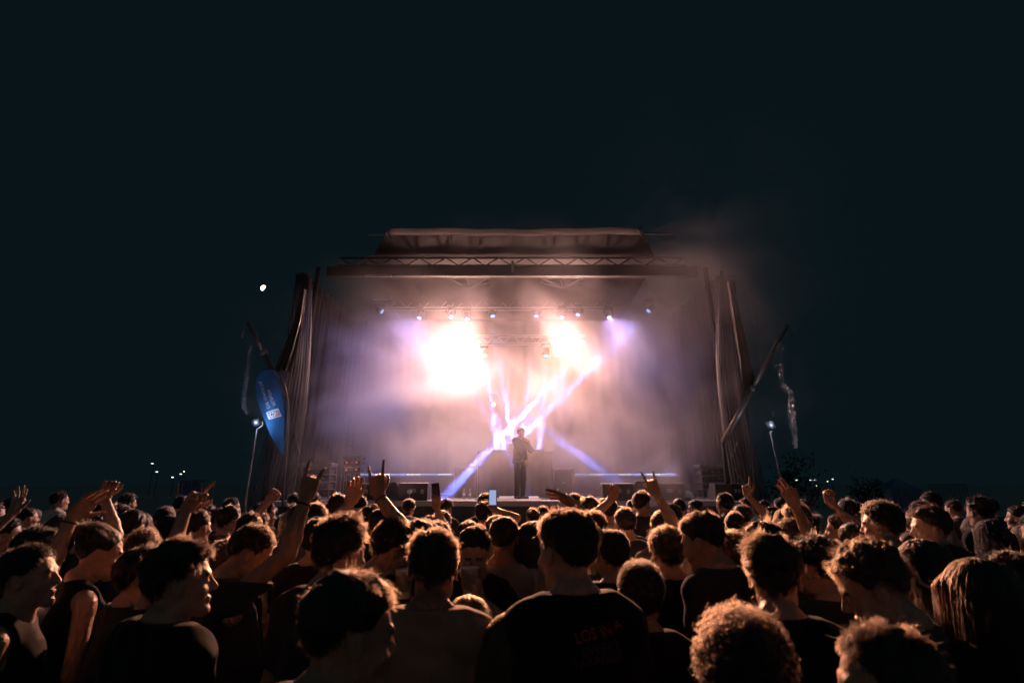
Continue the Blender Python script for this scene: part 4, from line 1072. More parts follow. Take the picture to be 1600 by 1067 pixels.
SKIN = [skin('skin_light', (.50, .30, .21)), skin('skin_tan', (.40, .235, .155)), skin('skin_deep', (.26, .15, .095))]
def hair_mat(name, col):
    a = mat(name + '_base', tuple(c * .6 for c in col), .6, 0, .3, 60, .4)
    m = bpy.data.materials.new(name); m.use_nodes = True; nt = m.node_tree; nt.nodes.remove(nt.nodes['Principled BSDF'])
    h = nt.nodes.new('ShaderNodeBsdfHairPrincipled'); h.model = 'CHIANG'; h.parametrization = 'COLOR'
    h.inputs['Color'].default_value = (*col, 1); h.inputs['Roughness'].default_value = .38; h.inputs['Radial Roughness'].default_value = .45
    nt.links.new(h.outputs[0], nt.nodes['Material Output'].inputs[0]); return a, m
HAIR = {'black': hair_mat('hair_black', (.009, .007, .006)), 'brown': hair_mat('hair_brown', (.018, .011, .0075)), 'light': hair_mat('hair_light_brown', (.045, .026, .014)), 'blond': hair_mat('hair_blond', (.13, .08, .038))}
def fabric(name, col, sheen=.10): return mat(name, col, .85, 0, .18, 14, .12, sheen=sheen, spec=.08)
FAB = {'black': fabric('black_cotton', (.016, .016, .018)), 'charcoal': fabric('charcoal_cotton', (.04, .04, .043)), 'grey': fabric('grey_cotton', (.20, .19, .19)), 'white': fabric('white_cotton', (.62, .60, .58)),
       'tan': fabric('tan_cotton', (.30, .22, .16)), 'navy': fabric('navy_cotton', (.025, .03, .06)), 'red': fabric('red_cotton', (.42, .03, .03)), 'olive': fabric('olive_cotton', (.09, .085, .05)), 'blue': fabric('blue_cotton', (.07, .11, .22)), 'maroon': fabric('maroon_cotton', (.14, .03, .035))}
JEANS = [fabric('dark_denim', (.03, .035, .055)), fabric('black_denim', (.02, .02, .022)), fabric('beige_chino', (.25, .2, .14))]
M['shoe'] = mat('shoe', (.06, .06, .06), .6); M['eye'] = mat('eye_ball', (.55, .53, .5), .25, noise=0); M['iris'] = mat('iris', (.03, .018, .01), .2, noise=0)

def body_mesh(head, fem=0.0, res=(.006, .016), arms=(), shoulders=None, legs=True, name='body', skinm=0):
    fine, co = res
    hc = head.to_body(np.array([0, 0, 0])); hm = .13
    f = Field(axis(-.34, .34, co, [(hc[0] - hm, hc[0] + hm, fine)]), axis(-.24, .30, co, [(hc[1] - hm - .01, hc[1] + hm + .02, fine)]), axis(-.01, 1.86, co, [(hc[2] - .15, hc[2] + .14, fine)]))
    torso_ops(f, -.012, fem)
    f.cone((0, -.022, 1.40), tuple(head.to_body(np.array([0, -.028, -.13]))), .062 - .008 * fem, .053 - .006 * fem, .03)
    for s in (-1, 1):
        f.cone((s * SHO, -.012, 1.412), (s * (SHO + .01), -.012, 1.38), .050, .047, .03)
        if legs:
            f.cone((s * .088, -.005, .88), (s * .098, .008, .48), .078, .054, .04); f.cone((s * .098, .004, .48), (s * .102, -.022, .09), .052, .036, .02)
            f.cone((s * .102, -.03, .045), (s * .118, .13, .03), .036, .030, .02)
    lo = hc - .17; hi = hc + .17
    def hf(g):
        sh = g[0].shape; q = head.to_head(np.stack([g[0].ravel(), g[1].ravel(), g[2].ravel()], 1)); return head_sdf([q[:, 0].reshape(sh), q[:, 1].reshape(sh), q[:, 2].reshape(sh)], fem)
    f.op(hf, lo, hi, .02)
    base = nets(f); parts = [base] + list(arms)
    V = np.concatenate([p[0] for p in parts]); q = head.to_head(V)
    tint = np.zeros(len(V))
    lipm = (np.abs(q[:, 0]) < .024) & (q[:, 1] > .085) & (q[:, 2] < -.054) & (q[:, 2] > -.080); tint[lipm] = .8
    br = (np.abs(q[:, 0]) > .012) & (np.abs(q[:, 0]) < .048) & (q[:, 1] > .06) & (np.abs(q[:, 2] - .022 - .004 * np.sin(np.abs(q[:, 0]) * 80)) < .0055); tint[br] = -.85
    return np_mesh(name, parts, [SKIN[skinm]], tint)
def shirt_mesh(kind, fem, arms, seed, h=.012, matl=None):
    """kind tee / jacket / tank; arms: list of (S, E, W)"""
    pts = np.array([q for a in arms for q in a] + [[-.3, -.2, .84], [.3, .2, 1.52]]); lo = pts.min(0) - .08; hi = pts.max(0) + .08
    lo[2] = max(lo[2], .80)
    f = Field(*[axis(lo[i], hi[i], h) for i in range(3)])
    inf = {'tee': .018, 'jacket': .024, 'tank': .008}[kind]
    torso_ops(f, inf, fem)
    f.cone((0, 0, 1.15), (0, 0, .86), .165 + inf * .5, .175 + inf * .5, .05)
    ends = []
    if kind != 'tank':
        for S, E, W in arms:
            S, E, W = map(np.array, (S, E, W)); s = 1 if S[0] > 0 else -1
            f.cone((s * .11, -.012, 1.41), S, .052 + inf, .050 + inf * .8, .04)
            if kind == 'tee':
                e = S + (E - S) * .62; u = (E - S) / np.linalg.norm(E - S); e2 = S + (E - S) * .8
                f.op(lambda g: np.maximum(sd_cone(g, S, e2, .054 + inf * .6, .057 + inf * .8), (g[0] - e[0]) * u[0] + (g[1] - e[1]) * u[1] + (g[2] - e[2]) * u[2]), np.minimum(S, e) - .13, np.maximum(S, e) + .13, .03)
            else:
                f.cone(S, E, .062 + inf * .8, .052 + inf * .6, .03); w2 = E + (W - E) * .93; f.cone(E, w2, .052 + inf * .6, .036 + inf * .4, .02)
    sl, g = f.block((-9, -9, -9), (9, 9, 9))
    d = f.F[sl]
    amp = {'tee': .0085, 'jacket': .011, 'tank': .004}[kind]
    wz = np.clip((1.40 - g[2]) / .5, .2, 1)
    fold = np.sin(g[0] * 38 + 4 * np.sin(g[2] * 9 + seed) + 14 * g[2]) * np.sin(g[1] * 23 + g[2] * 17 + seed * 1.7)
    d = d + amp * wz * fold + amp * .7 * nsin(g, 45, seed)
    # neck hole
    hole = sd_ell(g, np.array([0, .022, 1.525]), (.078 + .012 * (kind == 'tank'), .100, .060)); d = smax(d, -hole, .006)
    if kind == 'tank':
        for s in (-1, 1): d = smax(d, -sd_ell(g, np.array([s * .205, 0, 1.40]), (.085, .2, .13)), .006)
    d = smax(d, g[2] - 1.520 + .12 * np.clip(g[1], 0, .2), .004)
    if kind != 'tank':
        for S, E, W in arms: pass
    d = smax(d, .86 + .01 * np.sin(g[0] * 20 + seed) - g[2], .006)
    f.F[sl] = d; p = nets(f)
    return np_mesh('shirt', [p], [matl] if matl else [])
# shared lower body
def trousers_mesh():
    f = Field(axis(-.26, .26, .016), axis(-.2, .2, .016), axis(.04, 1.02, .016))
    f.ell((0, -.006, .93), (.178, .130, .11), .04)
    for s in (-1, 1):
        f.cone((s * .09, -.004, .88), (s * .10, .008, .48), .092, .075, .04); f.cone((s * .10, .006, .48), (s * .103, -.015, .08), .074, .062, .03)
    sl, g = f.block((-9, -9, -9), (9, 9, 9)); f.F[sl] = smax(f.F[sl] + .004 * nsin(g, 40, 3), g[2] - .985, .01); f.F[sl] = smax(f.F[sl], .07 - g[2], .01)
    return np_mesh('trousers', [nets(f)], [JEANS[0]])
TROU = trousers_mesh()
def shoe_mesh():
    f = Field(axis(-.07, .07, .010), axis(-.12, .22, .010), axis(-.005, .13, .010))
    f.cone((0, -.05, .05), (0, .13, .035), .045, .038, .03); f.cone((0, -.05, .05), (0, -.04, .10), .042, .04, .02)
    sl, g = f.block((-9, -9, -9), (9, 9, 9)); f.F[sl] = smax(f.F[sl], .004 - g[2], .005)
    return np_mesh('shoe', [nets(f)], [M['shoe']])
SHOE = shoe_mesh()
_s = MB().lathe((0, 0, 0), [(.0001, -.012), (.006, -.0104), (.0104, -.006), (.012, 0), (.0104, .006), (.006, .0104), (.0001, .012)], 12, (0, 1, 0)); EYE = _s.mesh('eye', True); EYE.materials.append(M['eye'])
_s = MB().lathe((0, 0, 0), [(.0058, .0108), (.0045, .0122), (.0001, .0127)], 12, (0, 1, 0)); IRIS = _s.mesh('iris', True); IRIS.materials.append(M['iris'])
REST = {s: (np.array([s * SHO, -.012, 1.405]), np.array([s * .215, -.035, 1.13]), np.array([s * .225, .06, .89])) for s in (-1, 1)}
_rest_cache = {}
def rest_arm(s, h):
    if (s, h) not in _rest_cache:
        S, E, W = REST[s]; _rest_cache[(s, h)] = arm_mesh(S, E, W, 'relax', W - E + np.array([0, .02, -.05]), (-s, 0, 0), s, h)
    return _rest_cache[(s, h)]

def finish_person(root, body, shirt, cap, strands, sm, jeans, eyes=None, name='person'):
    b = link('body', body, root)
    s = link('shirt', shirt, root); s.material_slots[0].link = 'OBJECT'; s.material_slots[0].material = FAB[sm] if sm in FAB else sm
    t = link('trousers', TROU, root); t.material_slots[0].link = 'OBJECT'; t.material_slots[0].material = JEANS[jeans]
    for k in (-1, 1):
        o = link('shoe', SHOE, root); o.location = (k * .11, 0, 0); o.rotation_euler = (0, 0, -k * .08)
    h = link('hair', cap, root)
    if strands is not None:
        q = link('hair_strands', strands, h); q['kind'] = 'stuff'
    if eyes is not None:
        for k in (-1, 1):
            e = link('eye', EYE, b); e.location = Vector(eyes.to_body(np.array([k * .031, .0785, -.001]))); e.rotation_euler = Matrix(eyes.Rm.tolist()).to_euler()
    return b, s, h
def arm_from(spec, root_inv, scale, side):
    """spec: world wrist, pole (world), hand pose, hand direction (world), palm normal (world)"""
    wl = np.array(root_inv @ Vector(spec['w'])); rm = np.array(root_inv.to_3x3()) * scale
    S = np.array([side * SHO, -.012, 1.405])
    up = wl[2] - 1.405
    if up > 0: S = S + np.array([-side * .012, 0, .03])          # shoulder lifts with a raised arm
    E, W = reach(S, wl, rm @ np.array(spec.get('pole', (side * .6, 0, -.6))))
    if np.linalg.norm(W - wl) > .03: print('  reach short by %.2f m' % np.linalg.norm(W - wl), spec.get('n', ''))
    hd = rm @ np.array(spec['hd']) if 'hd' in spec else (W - E)
    pn = rm @ np.array(spec.get('pn', (0, -1, 0)))
    return S, E, W, hd, pn
def person(px, py, Y, yaw=0, hy=0, pitch=0, roll=0, hair='crop', hc='black', shirt='tee', sm='black', sk=0, fem=0, arms=None, label='', fine=.006, strands=2600, seed=0, jeans=0, lift=.0, grp='people in the festival crowd', eyes=False, base_z=0.0, fixed_h=None, hs_rad=.0009, kink=1.0):
    """head-top pixel (px, py) at distance Y; yaw 0 faces the stage, + turns toward the right of the picture"""
    top = P(px, py, Y); full = 1.757 + HS[hair][0] + {'crop': .018, 'mop': .03, 'curly': .03, 'afro': .04, 'short': .008}.get(hair, .004) - .0009 * max(0, pitch)
    head = Head(hy, pitch, roll)
    hgt = (top.z - base_z) if fixed_h is None else fixed_h
    s = hgt / full
    th = R(-yaw); hx = head.to_body(np.array([0, -.01, 0]))
    dx, dy = hx[0] * s, (hx[1]) * s
    loc = Vector((top.x - (dx * math.cos(th) - dy * math.sin(th)), Y - (dx * math.sin(th) + dy * math.cos(th)), base_z))
    root = empty('person', loc, th); root.scale = (s, s, s); tag(root, label, 'person', grp)
    Mw = Matrix.Translation(loc) @ Matrix.Rotation(th, 4, 'Z') @ Matrix.Scale(s, 4); inv = Mw.inverted()
    am = []; joints = []
    for sd_ in (-1, 1):
        sp = (arms or {}).get('L' if sd_ < 0 else 'R')
        if sp is None:
            am.append(rest_arm(sd_, .010)); joints.append(REST[sd_])
        else:
            S, E, W, hd, pn = arm_from(sp, inv, s, sd_); am.append(arm_mesh(S, E, W, sp.get('hand', 'relax'), hd, pn, sd_, .006, sp.get('thick', 1.0))); joints.append((S, E, W))
            if sp.get('band'):
                fd = (W - E) / np.linalg.norm(W - E); ux = np.cross(fd, [.3, .9, .1]); ux /= np.linalg.norm(ux); uy = np.cross(fd, ux); cc = W - fd * .03
                MB().tube([cc + .0305 * (ux * math.cos(q * .3927) + uy * math.sin(q * .3927)) for q in range(17)], .0055, 6, False).build('wristband', FAB[sp['band']], root, True)
            sp['W_world'] = Mw @ Vector(W); sp['H_world'] = Mw @ Vector(W + hd / np.linalg.norm(hd) * .075)
    body = body_mesh(head, fem, (fine, .017), am, skinm=sk)
    sh = shirt_mesh(shirt, fem, joints, seed + 1, .011 if Y < 3 else .015, FAB.get(sm, sm) if isinstance(sm, str) else sm)
    cv, cq = hair_cap(hair, .006 if Y < 3 else .009, seed); cap = np_mesh('hair', [(head.to_body(cv), cq)], [HAIR[hc][0]])
    pts = {'curly': 16, 'afro': 18, 'long': 12, 'bob': 10}.get(hair, 6)
    A = hair_strands(hair, strands, pts, seed + 11, kink); sh_ = A.shape; A = head.to_body(A.reshape(-1, 3)).reshape(sh_)
    cd = curves_data('hair_strands', A, hs_rad, HAIR[hc][1])
    out = finish_person(root, body, sh, cap, cd, sm, jeans, head if eyes else None)
    return root, out
# ================================================================== THE CROWD: people one can tell apart
def pp(px, py, Y): return P(px, py, Y)
ITEMS = []
CUST = []
def add(*a, **k):
    r, o = person(*a, **k); CUST.append((r.location.x, r.location.y)); return r, o
def cup(at, axis_, label, tilt=(0, 0, 1), s=1.0):
    e = empty('drink_cup', at); tag(e, label, 'cup', 'plastic drink cups'); ax = Vector(tilt).normalized(); b = Vector(at) - ax * .06 * s
    part2(MB().lathe(b, [(.028 * s, 0), (.029 * s, .004), (.040 * s, .115 * s), (.0425 * s, .118 * s), (.0425 * s, .124 * s), (.039 * s, .124 * s), (.037 * s, .03 * s)], 20, ax), 'cup_wall', M['cup'], e, True)
    part2(MB().lathe(b, [(.0405 * s, .1185 * s), (.0435 * s, .120 * s), (.0435 * s, .1235 * s), (.0405 * s, .1245 * s)], 20, ax), 'rim', M['white'], e, True)
def phone(at, up, nrm, label, scr='screen'):
    up = Vector(up).normalized(); n = Vector(nrm); n = (n - up * n.dot(up)).normalized(); x = up.cross(n); Rm = Matrix((x, n, up)).transposed()
    e = empty('mobile_phone', at); tag(e, label, 'phone', 'raised mobile phones')
    part2(MB().box(at, (.075, .009, .155), Rm, .004), 'phone_case', M['phone'], e)
    part2(MB().box(Vector(at) + n * .0052, (.068, .001, .142), Rm), 'screen', M[scr], e)
    part2(MB().box(Vector(at) - n * .006 + up * .055 - x * .02, (.022, .003, .03), Rm, .001), 'camera_bump', M['black_metal'], e)

# --- nearest people
tall, tall_o = add(886, 788, 2.06, -12, -24, 2, hair='crop', hc='brown', sm='black', sk=0, label='tall man in black tee with red back print, head turned left', seed=1, strands=6500, fine=.0055)
add(679, 822, 2.12, 2, 0, 0, hair='short', hc='brown', sm='tan', sk=2, label='man in tan tee seen squarely from behind, centre of the crowd', seed=2, strands=6000, fine=.0055)
add(547, 884, 1.38, 38, 22, 8, hair='crop', hc='brown', sm='black', sk=1, shirt='jacket', label='nearest man with short curly top in black jacket, face turned right', seed=3, strands=8000, fine=.005, hs_rad=.0007)
add(1152, 925, 1.42, -4, 0, 2, hair='afro', hc='brown', sm='black', sk=1, label='person with round curly hair seen from behind at the bottom edge', seed=4, strands=3600, fine=.005, hs_rad=.0012, kink=1.25)
add(1380, 968, 1.3, -62, -10, 6, hair='short', hc='brown', sm='black', sk=0, shirt='jacket', label='near man in dark jacket at bottom right, lit face in left profile', seed=5, strands=6000, fine=.0045, hs_rad=.0007)
add(1357, 836, 1.95, -48, -22, 24, hair='mop', hc='light', sm='charcoal', sk=0, label='man with swept light brown fringe bending his face down to the left', seed=6, strands=6500, fine=.005, hs_rad=.0008)
add(1202, 825, 2.1, 14, 14, 6, hair='mop', hc='brown', sm='black', sk=0, label='broad-haired man in black behind the round curly head', seed=7, strands=6500, fine=.0055)
add(288, 830, 2.08, 30, 34, -4, hair='mop', hc='brown', sm='black', sk=0, shirt='jacket', label='curly-topped man in black with lit right profile, left part of crowd', seed=8, strands=6500, fine=.0055)
add(52, 846, 2.4, 66, 10, -6, hair='short', hc='black', sm='black', sk=0, shirt='tank', label='bare-shouldered man in profile at the far left edge', seed=9, strands=4500, fine=.0055)
add(534, 795, 2.38, 18, 16, 4, hair='mop', hc='brown', sm='charcoal', sk=0, label='tall man in charcoal tee left of the curly-topped man looking down', seed=10, strands=5500, fine=.0055)
r9 = add(613, 805, 3.0, 40, 22, 26, hair='curly', hc='brown', sm='charcoal', sk=1, label='curly-topped man looking down toward his cup', seed=11, strands=3800, fine=.006,
    arms={'R': dict(w=pp(634, 930, 2.86), hand='grip', pole=(.6, -.3, -1), hd=(-.35, .1, .9), pn=(-1, 0, .2))})
# raised horned hand, left
hA = dict(w=pp(478, 778, 2.78), hand='horns', pole=(.2, -.3, -1), hd=(.18, .05, 1), pn=(.1, 1, 0), thick=1.05, band='black')
add(393, 818, 2.85, 52, 14, 28, hair='short', hc='brown', sm='charcoal', sk=1, label='man in charcoal tee raising a horned hand, looking down', seed=12, strands=4200, fine=.006, arms={'R': hA})
# man facing the camera with a cup
cA = dict(w=pp(752, 940, 2.86), hand='grip', pole=(.8, -.2, -1), hd=(-.25, -.15, .9), pn=(-.9, .2, 0))
add(741, 820, 3.1, 176, 0, 22, hair='crop', hc='brown', sm='black', sk=0, label='young man in black tee facing the camera, looking down at his cup', seed=13, strands=3600, fine=.006, eyes=True, arms={'L': cA})
cup(cA['H_world'] + Vector((-.035, .0, .02)), None, 'white cup held by the man facing the camera')
add(788, 803, 3.25, 8, 10, 0, hair='buzz', hc='black', sm='grey', sk=2, label='man with close-cropped hair in grey tee behind the cup holder', seed=14, strands=3000, fine=.007)
add(732, 926, 2.35, -6, 0, 0, hair='long', hc='blond', sm='black', sk=0, fem=1, label='short woman with straight blond hair before the man facing camera', seed=15, strands=4200)
add(801, 951, 2.02, 22, 10, 0, hair='long', hc='light', sm='red', sk=0, fem=1, label='short woman with swept brown hair and red top beside the tall man', seed=16, strands=4200)
cB = dict(w=pp(868, 938, 2.95), hand='grip', pole=(.6, -.4, -1), hd=(-.1, -.2, .95), pn=(-.9, -.2, 0))
add(834, 812, 3.3, 30, 8, 6, hair='long', hc='brown', sm='white', sk=0, fem=1, label='woman in white tee partly hidden by the tall man', seed=17, strands=3200, arms={'R': cB})
cup(cB['H_world'] + Vector((-.03, -.02, .03)), None, 'white cup beside the tall man\'s left shoulder', s=1.15)
add(1040, 815, 3.2, -6, -6, 4, hair='curly', hc='brown', sm='black', sk=1, shirt='jacket', label='man with curly top in black jacket, right of the tall man', seed=18, strands=3200)
add(1097, 797, 2.9, -34, -18, 18, hair='crop', hc='brown', sm='charcoal', sk=1, label='man with dark swept hair looking down and left, right of centre', seed=19, strands=4200)
add(999, 866, 2.4, 8, 0, 0, hair='curly', hc='black', sm='black', sk=1, fem=1, label='short person with dark curly hair just right of the tall man', seed=20, strands=3600)
wA = dict(w=pp(1492, 925, 2.5), hand='relax', pole=(0, -.5, -1), pn=(0, 0, 1))
add(1437, 838, 2.6, -78, -6, 0, hair='long', hc='black', sm='white', sk=0, fem=1, shirt='tank', label='long-haired woman in white top in left profile, right part of crowd', seed=21, strands=3800, eyes=True, arms={'L': wA})
add(1522, 866, 1.95, -14, -10, 0, hair='long', hc='brown', sm='black', sk=0, fem=1, label='woman with long dark brown hair seen from behind at right', seed=22, strands=4200)
add(1578, 852, 2.35, -50, -20, 4, hair='mop', hc='black', sm='navy', sk=1, label='dark-haired person in navy at the right edge', seed=23, strands=3600)
# raised arm, far left, white tee
aL = dict(w=pp(113, 806, 2.85), hand='open', pole=(.1, -.3, -1), hd=(.75, .1, .8), pn=(.55, -.5, -.4), band='charcoal')
add(66, 815, 3.05, 58, 0, 0, hair='mop', hc='black', sm='white', sk=0, label='man in white tee reaching an open hand toward the stage, far left', seed=24, strands=3400, arms={'R': aL})
fL = dict(w=pp(163, 776, 3.7), hand='fist', pole=(.5, 0, -1), hd=(.25, .1, 1), pn=(.6, -.6, 0))
add(150, 795, 3.9, 30, 0, 0, hair='crop', hc='black', sm='charcoal', sk=0, label='person punching a fist up behind the white tee, far left', seed=25, strands=2200, arms={'R': fL}, fine=.008)
pL = dict(w=pp(294, 790, 2.75), hand='point', pole=(.1, -.4, -1), hd=(.55, .1, 1), pn=(.3, -.3, -.8))
add(226, 846, 2.75, 40, 10, 0, hair='mop', hc='black', sm='charcoal', sk=0, label='man pointing a finger high toward the flag', seed=26, strands=3400, arms={'R': pL})
add(160, 822, 3.0, 40, 10, 14, hair='bun', hc='black', sm='black', sk=0, fem=1, shirt='tank', label='bare-shouldered woman with tied hair beside the curly-topped man', seed=27, strands=3600)
add(1275, 828, 2.6, -16, -14, 4, hair='mop', hc='black', sm='charcoal', sk=0, label='dark-haired man in charcoal between the broad-haired and fringed men', seed=28, strands=4000)
add(1141, 822, 3.1, 0, 0, 6, hair='curly', hc='light', sm='navy', sk=1, label='person with light curly hair left of the broad-haired man', seed=29, strands=2800)
add(1190, 806, 3.0, -20, -10, 0, hair='mop', hc='brown', sm='charcoal', sk=0, label='tousled person just behind the broad-haired man', seed=30, strands=3000)
# long arm with spread hand above the tall man
sA = dict(w=pp(903, 792, 2.95), hand='open', pole=(.4, -.3, -1), hd=(-.85, .05, .55), pn=(-.4, -.3, -.8))
add(955, 822, 2.95, -10, -6, 0, hair='short', hc='black', sm='black', sk=1, label='person stretching a spread hand above the tall man\'s head', seed=31, strands=3000, arms={'R': sA})
# big horns in front of the monitors
hB = dict(w=pp(590, 772, 3.05), hand='horns', pole=(.9, -.2, -.5), hd=(-.12, .05, 1), pn=(0, 1, .1), thick=1.05, band='blue')
add(655, 806, 3.1, 0, 0, 0, hair='crop', hc='black', sm='charcoal', sk=1, label='person raising big horns before the left-hand monitors', seed=32, strands=3000, arms={'L': hB})
oB = dict(w=pp(548, 785, 3.35), hand='relax', pole=(-.6, -.2, -1), hd=(.15, .1, 1), pn=(.2, -1, 0))
add(500, 806, 3.5, 20, 10, 0, hair='crop', hc='black', sm='black', sk=0, label='person with a loosely raised hand beside the big horns', seed=33, strands=2600, arms={'R': oB}, fine=.008)
a1 = dict(w=pp(957, 779, 4.6), hand='fist', pole=(-.8, 0, -.6), hd=(.25, .1, 1), pn=(0, -1, 0))
add(976, 790, 4.7, 0, 0, 0, hair='short', hc='black', sm='navy', sk=0, label='person with bent raised fist before the right-hand monitors', seed=34, strands=1800, arms={'L': a1}, fine=.009)
a2 = dict(w=pp(1023, 766, 4.1), hand='horns', pole=(.7, 0, -.6), hd=(-.35, .1, 1), pn=(0, 1, 0), band='white')
add(1034, 795, 4.3, -6, 0, 0, hair='short', hc='brown', sm='tan', sk=0, label='person in tan raising small horns before the right-hand monitors', seed=35, strands=1800, arms={'R': a2}, fine=.009)
a3 = dict(w=pp(1168, 774, 5.6), hand='point', pole=(.8, 0, -.6), hd=(0, .05, 1), pn=(0, -1, 0))
add(1158, 786, 5.8, -8, 0, 0, hair='short', hc='black', sm='black', sk=0, label='person pointing one finger straight up before the wide monitor', seed=36, strands=1400, arms={'R': a3}, fine=.009)
a4 = dict(w=pp(1238, 778, 3.5), hand='pinch', pole=(.7, 0, -.6), hd=(-.35, .05, 1), pn=(-.6, -.6, 0))
add(1232, 803, 3.75, -14, 0, 0, hair='mop', hc='brown', sm='white', sk=0, label='person in white raising a curved hand under the tree', seed=37, strands=2200, arms={'R': a4}, fine=.008)
a5 = dict(w=pp(1297, 786, 4.6), hand='fist', pole=(.6, 0, -.8), hd=(-.05, .05, 1), pn=(0, -1, 0))
add(1310, 800, 4.8, -40, -10, 0, hair='crop', hc='light', sm='navy', sk=0, label='person with a raised fist right of the far lamps', seed=38, strands=1600, arms={'L': a5}, fine=.009)
ph1 = dict(w=pp(682, 793, 5.4), hand='grip', pole=(.7, 0, -.8), hd=(-.08, 0, 1), pn=(-.3, 1, 0))
add(692, 795, 5.6, 0, 0, 0, hair='short', hc='black', sm='black', sk=0, label='person lifting a phone in front of the flag-side monitor', seed=39, strands=1500, arms={'L': ph1}, fine=.009)
phone(ph1['H_world'] + Vector((-.005, .02, .07)), (-.15, 0, 1), (-.2, -1, 0), 'dark phone held up in front of the flag-side monitor', 'phone')
ph2 = dict(w=pp(771, 796, 5.9), hand='grip', pole=(.7, 0, -.8), hd=(-.1, .1, 1), pn=(0, 1, 0))
add(757, 779, 6.0, 0, 0, 0, hair='mop', hc='black', sm='black', sk=0, label='person filming the singer with a glowing phone', seed=40, strands=1500, arms={'R': ph2}, fine=.009)
phone(ph2['H_world'] + Vector((0, -.03, .045)), (0, 0, 1), (0, -1, .1), 'phone with glowing blue screen filming the singer')
phone(a3['W_world'] + Vector((.085, .1, -.01)), (.1, 0, 1), (.2, -1, 0), 'small phone lit beside the finger pointing straight up') if False else None
hL2 = dict(w=pp(420, 782, 4.6), hand='fist', pole=(-.4, -.2, -1), hd=(.6, .1, .8), pn=(0, -1, 0))
add(402, 792, 4.7, 10, 10, 0, hair='mop', hc='brown', sm='blue', sk=0, label='person with a low raised fist under the blue flag', seed=41, strands=1700, arms={'R': hL2}, fine=.009)
eL = dict(w=pp(22, 800, 4.0), hand='open', pole=(-.4, -.2, -1), hd=(.1, .1, 1), pn=(0, -1, 0))
add(12, 803, 4.2, 40, 10, 0, hair='crop', hc='black', sm='charcoal', sk=0, label='person lifting an open hand at the dim left edge', seed=42, strands=1700, arms={'R': eL}, fine=.009)
cup(r9 and Vector(pp(631, 912, 2.80)), None, 'white cup held under the face of the man looking down', s=1.0)

# print on the tall man's back
def back_print(root, shirt_o, lines):
    me = shirt_o.data; Mw = Matrix.Translation(root.location) @ Matrix.Rotation(root.rotation_euler.z, 4, 'Z') @ Matrix.Scale(root.scale.x, 4); inv = Mw.inverted()
    vs_ = [v.co.copy() for v in me.vertices]; bv = BVHTree.FromPolygons(vs_, [tuple(p.vertices) for p in me.polygons])
    for txt, a, b, hpx, mm in lines:
        cu = bpy.data.curves.new('print', 'FONT'); cu.body = txt; cu.resolution_u = 2
        tmp = bpy.data.objects.new('tmp', cu); tm = bpy.data.meshes.new_from_object(tmp); bpy.data.objects.remove(tmp)
        bm = bmesh.new(); bm.from_mesh(tm); bmesh.ops.triangulate(bm, faces=bm.faces); bmesh.ops.subdivide_edges(bm, edges=[e for e in bm.edges if e.calc_length() > .25], cuts=2)
        w = max(v.co.x for v in bm.verts); ax = Vector((b[0] - a[0], b[1] - a[1])); L_ = ax.length; ax.normalize(); nn = Vector((ax.y, -ax.x))
        co = inv @ cam.location
        for v in bm.verts:
            q = Vector(a) + ax * (v.co.x / w * L_) + nn * (v.co.y / .7 * hpx); t = inv @ P(q.x, q.y, 1.9); d = (t - co).normalized()
            hit = bv.ray_cast(co, d)
            v.co = (hit[0] - d * .004 if hit[0] is not None else t)
        bm.to_mesh(tm); bm.free(); tm.materials.append(mm); link('back_print', tm, shirt_o)
M['print_red'] = mat('print_red', (.55, .035, .04), .7, 0, .5, 60); M['print_purple'] = mat('print_purple', (.10, .03, .07), .7, 0, .5, 60)
back_print(tall, tall_o[1], [('LOS', (901, 1006), (934, 997), 19, M['print_red']), ('IN', (942, 996), (957, 990), 19, M['print_red']), ('A', (961, 984), (973, 980), 14, M['print_red']),
                             ('SWEET', (912, 1027), (972, 1013), 15, M['print_purple']), ('PARADISE', (898, 1046), (974, 1030), 15, M['print_purple'])])

# ================================================================== THE SINGER
sp_m = dict(w=P(824, 690, 13.82), hand='fist', pole=(.5, .3, -1), hd=(-.35, -.05, .8), pn=(-.8, -.3, 0)); sp_d = dict(w=P(823.5, 720, 13.68), hand='relax', pole=(-.5, .4, -.6), hd=(.2, -.05, -1), pn=(-.2, 1, 0))
sg, so_ = person(814, 667, 13.85, 138, -6, 4, hair='crop', hc='black', shirt='jacket', sm='charcoal', sk=1, label='singer in dark jacket and trousers holding a microphone on stage', seed=60, strands=1500, fine=.007, jeans=1, base_z=DZ, grp=None, eyes=True, arms={'L': sp_m, 'R': sp_d})
hw = sp_m['H_world']; e = empty('hand_microphone', hw); tag(e, 'black handheld microphone at the singer\'s mouth', 'microphone')
d = Vector((-.75, -.1, .55)).normalized(); part2(MB().tube([hw - d * .11, hw + d * .07], [.012, .017], 10), 'microphone_handle', M['black_metal'], e); part2(MB().lathe(hw + d * .07, [(.018, 0), (.027, .012), (.028, .03), (.018, .048), (.004, .054)], 12, d), 'microphone_grille', M['alu'], e, True)

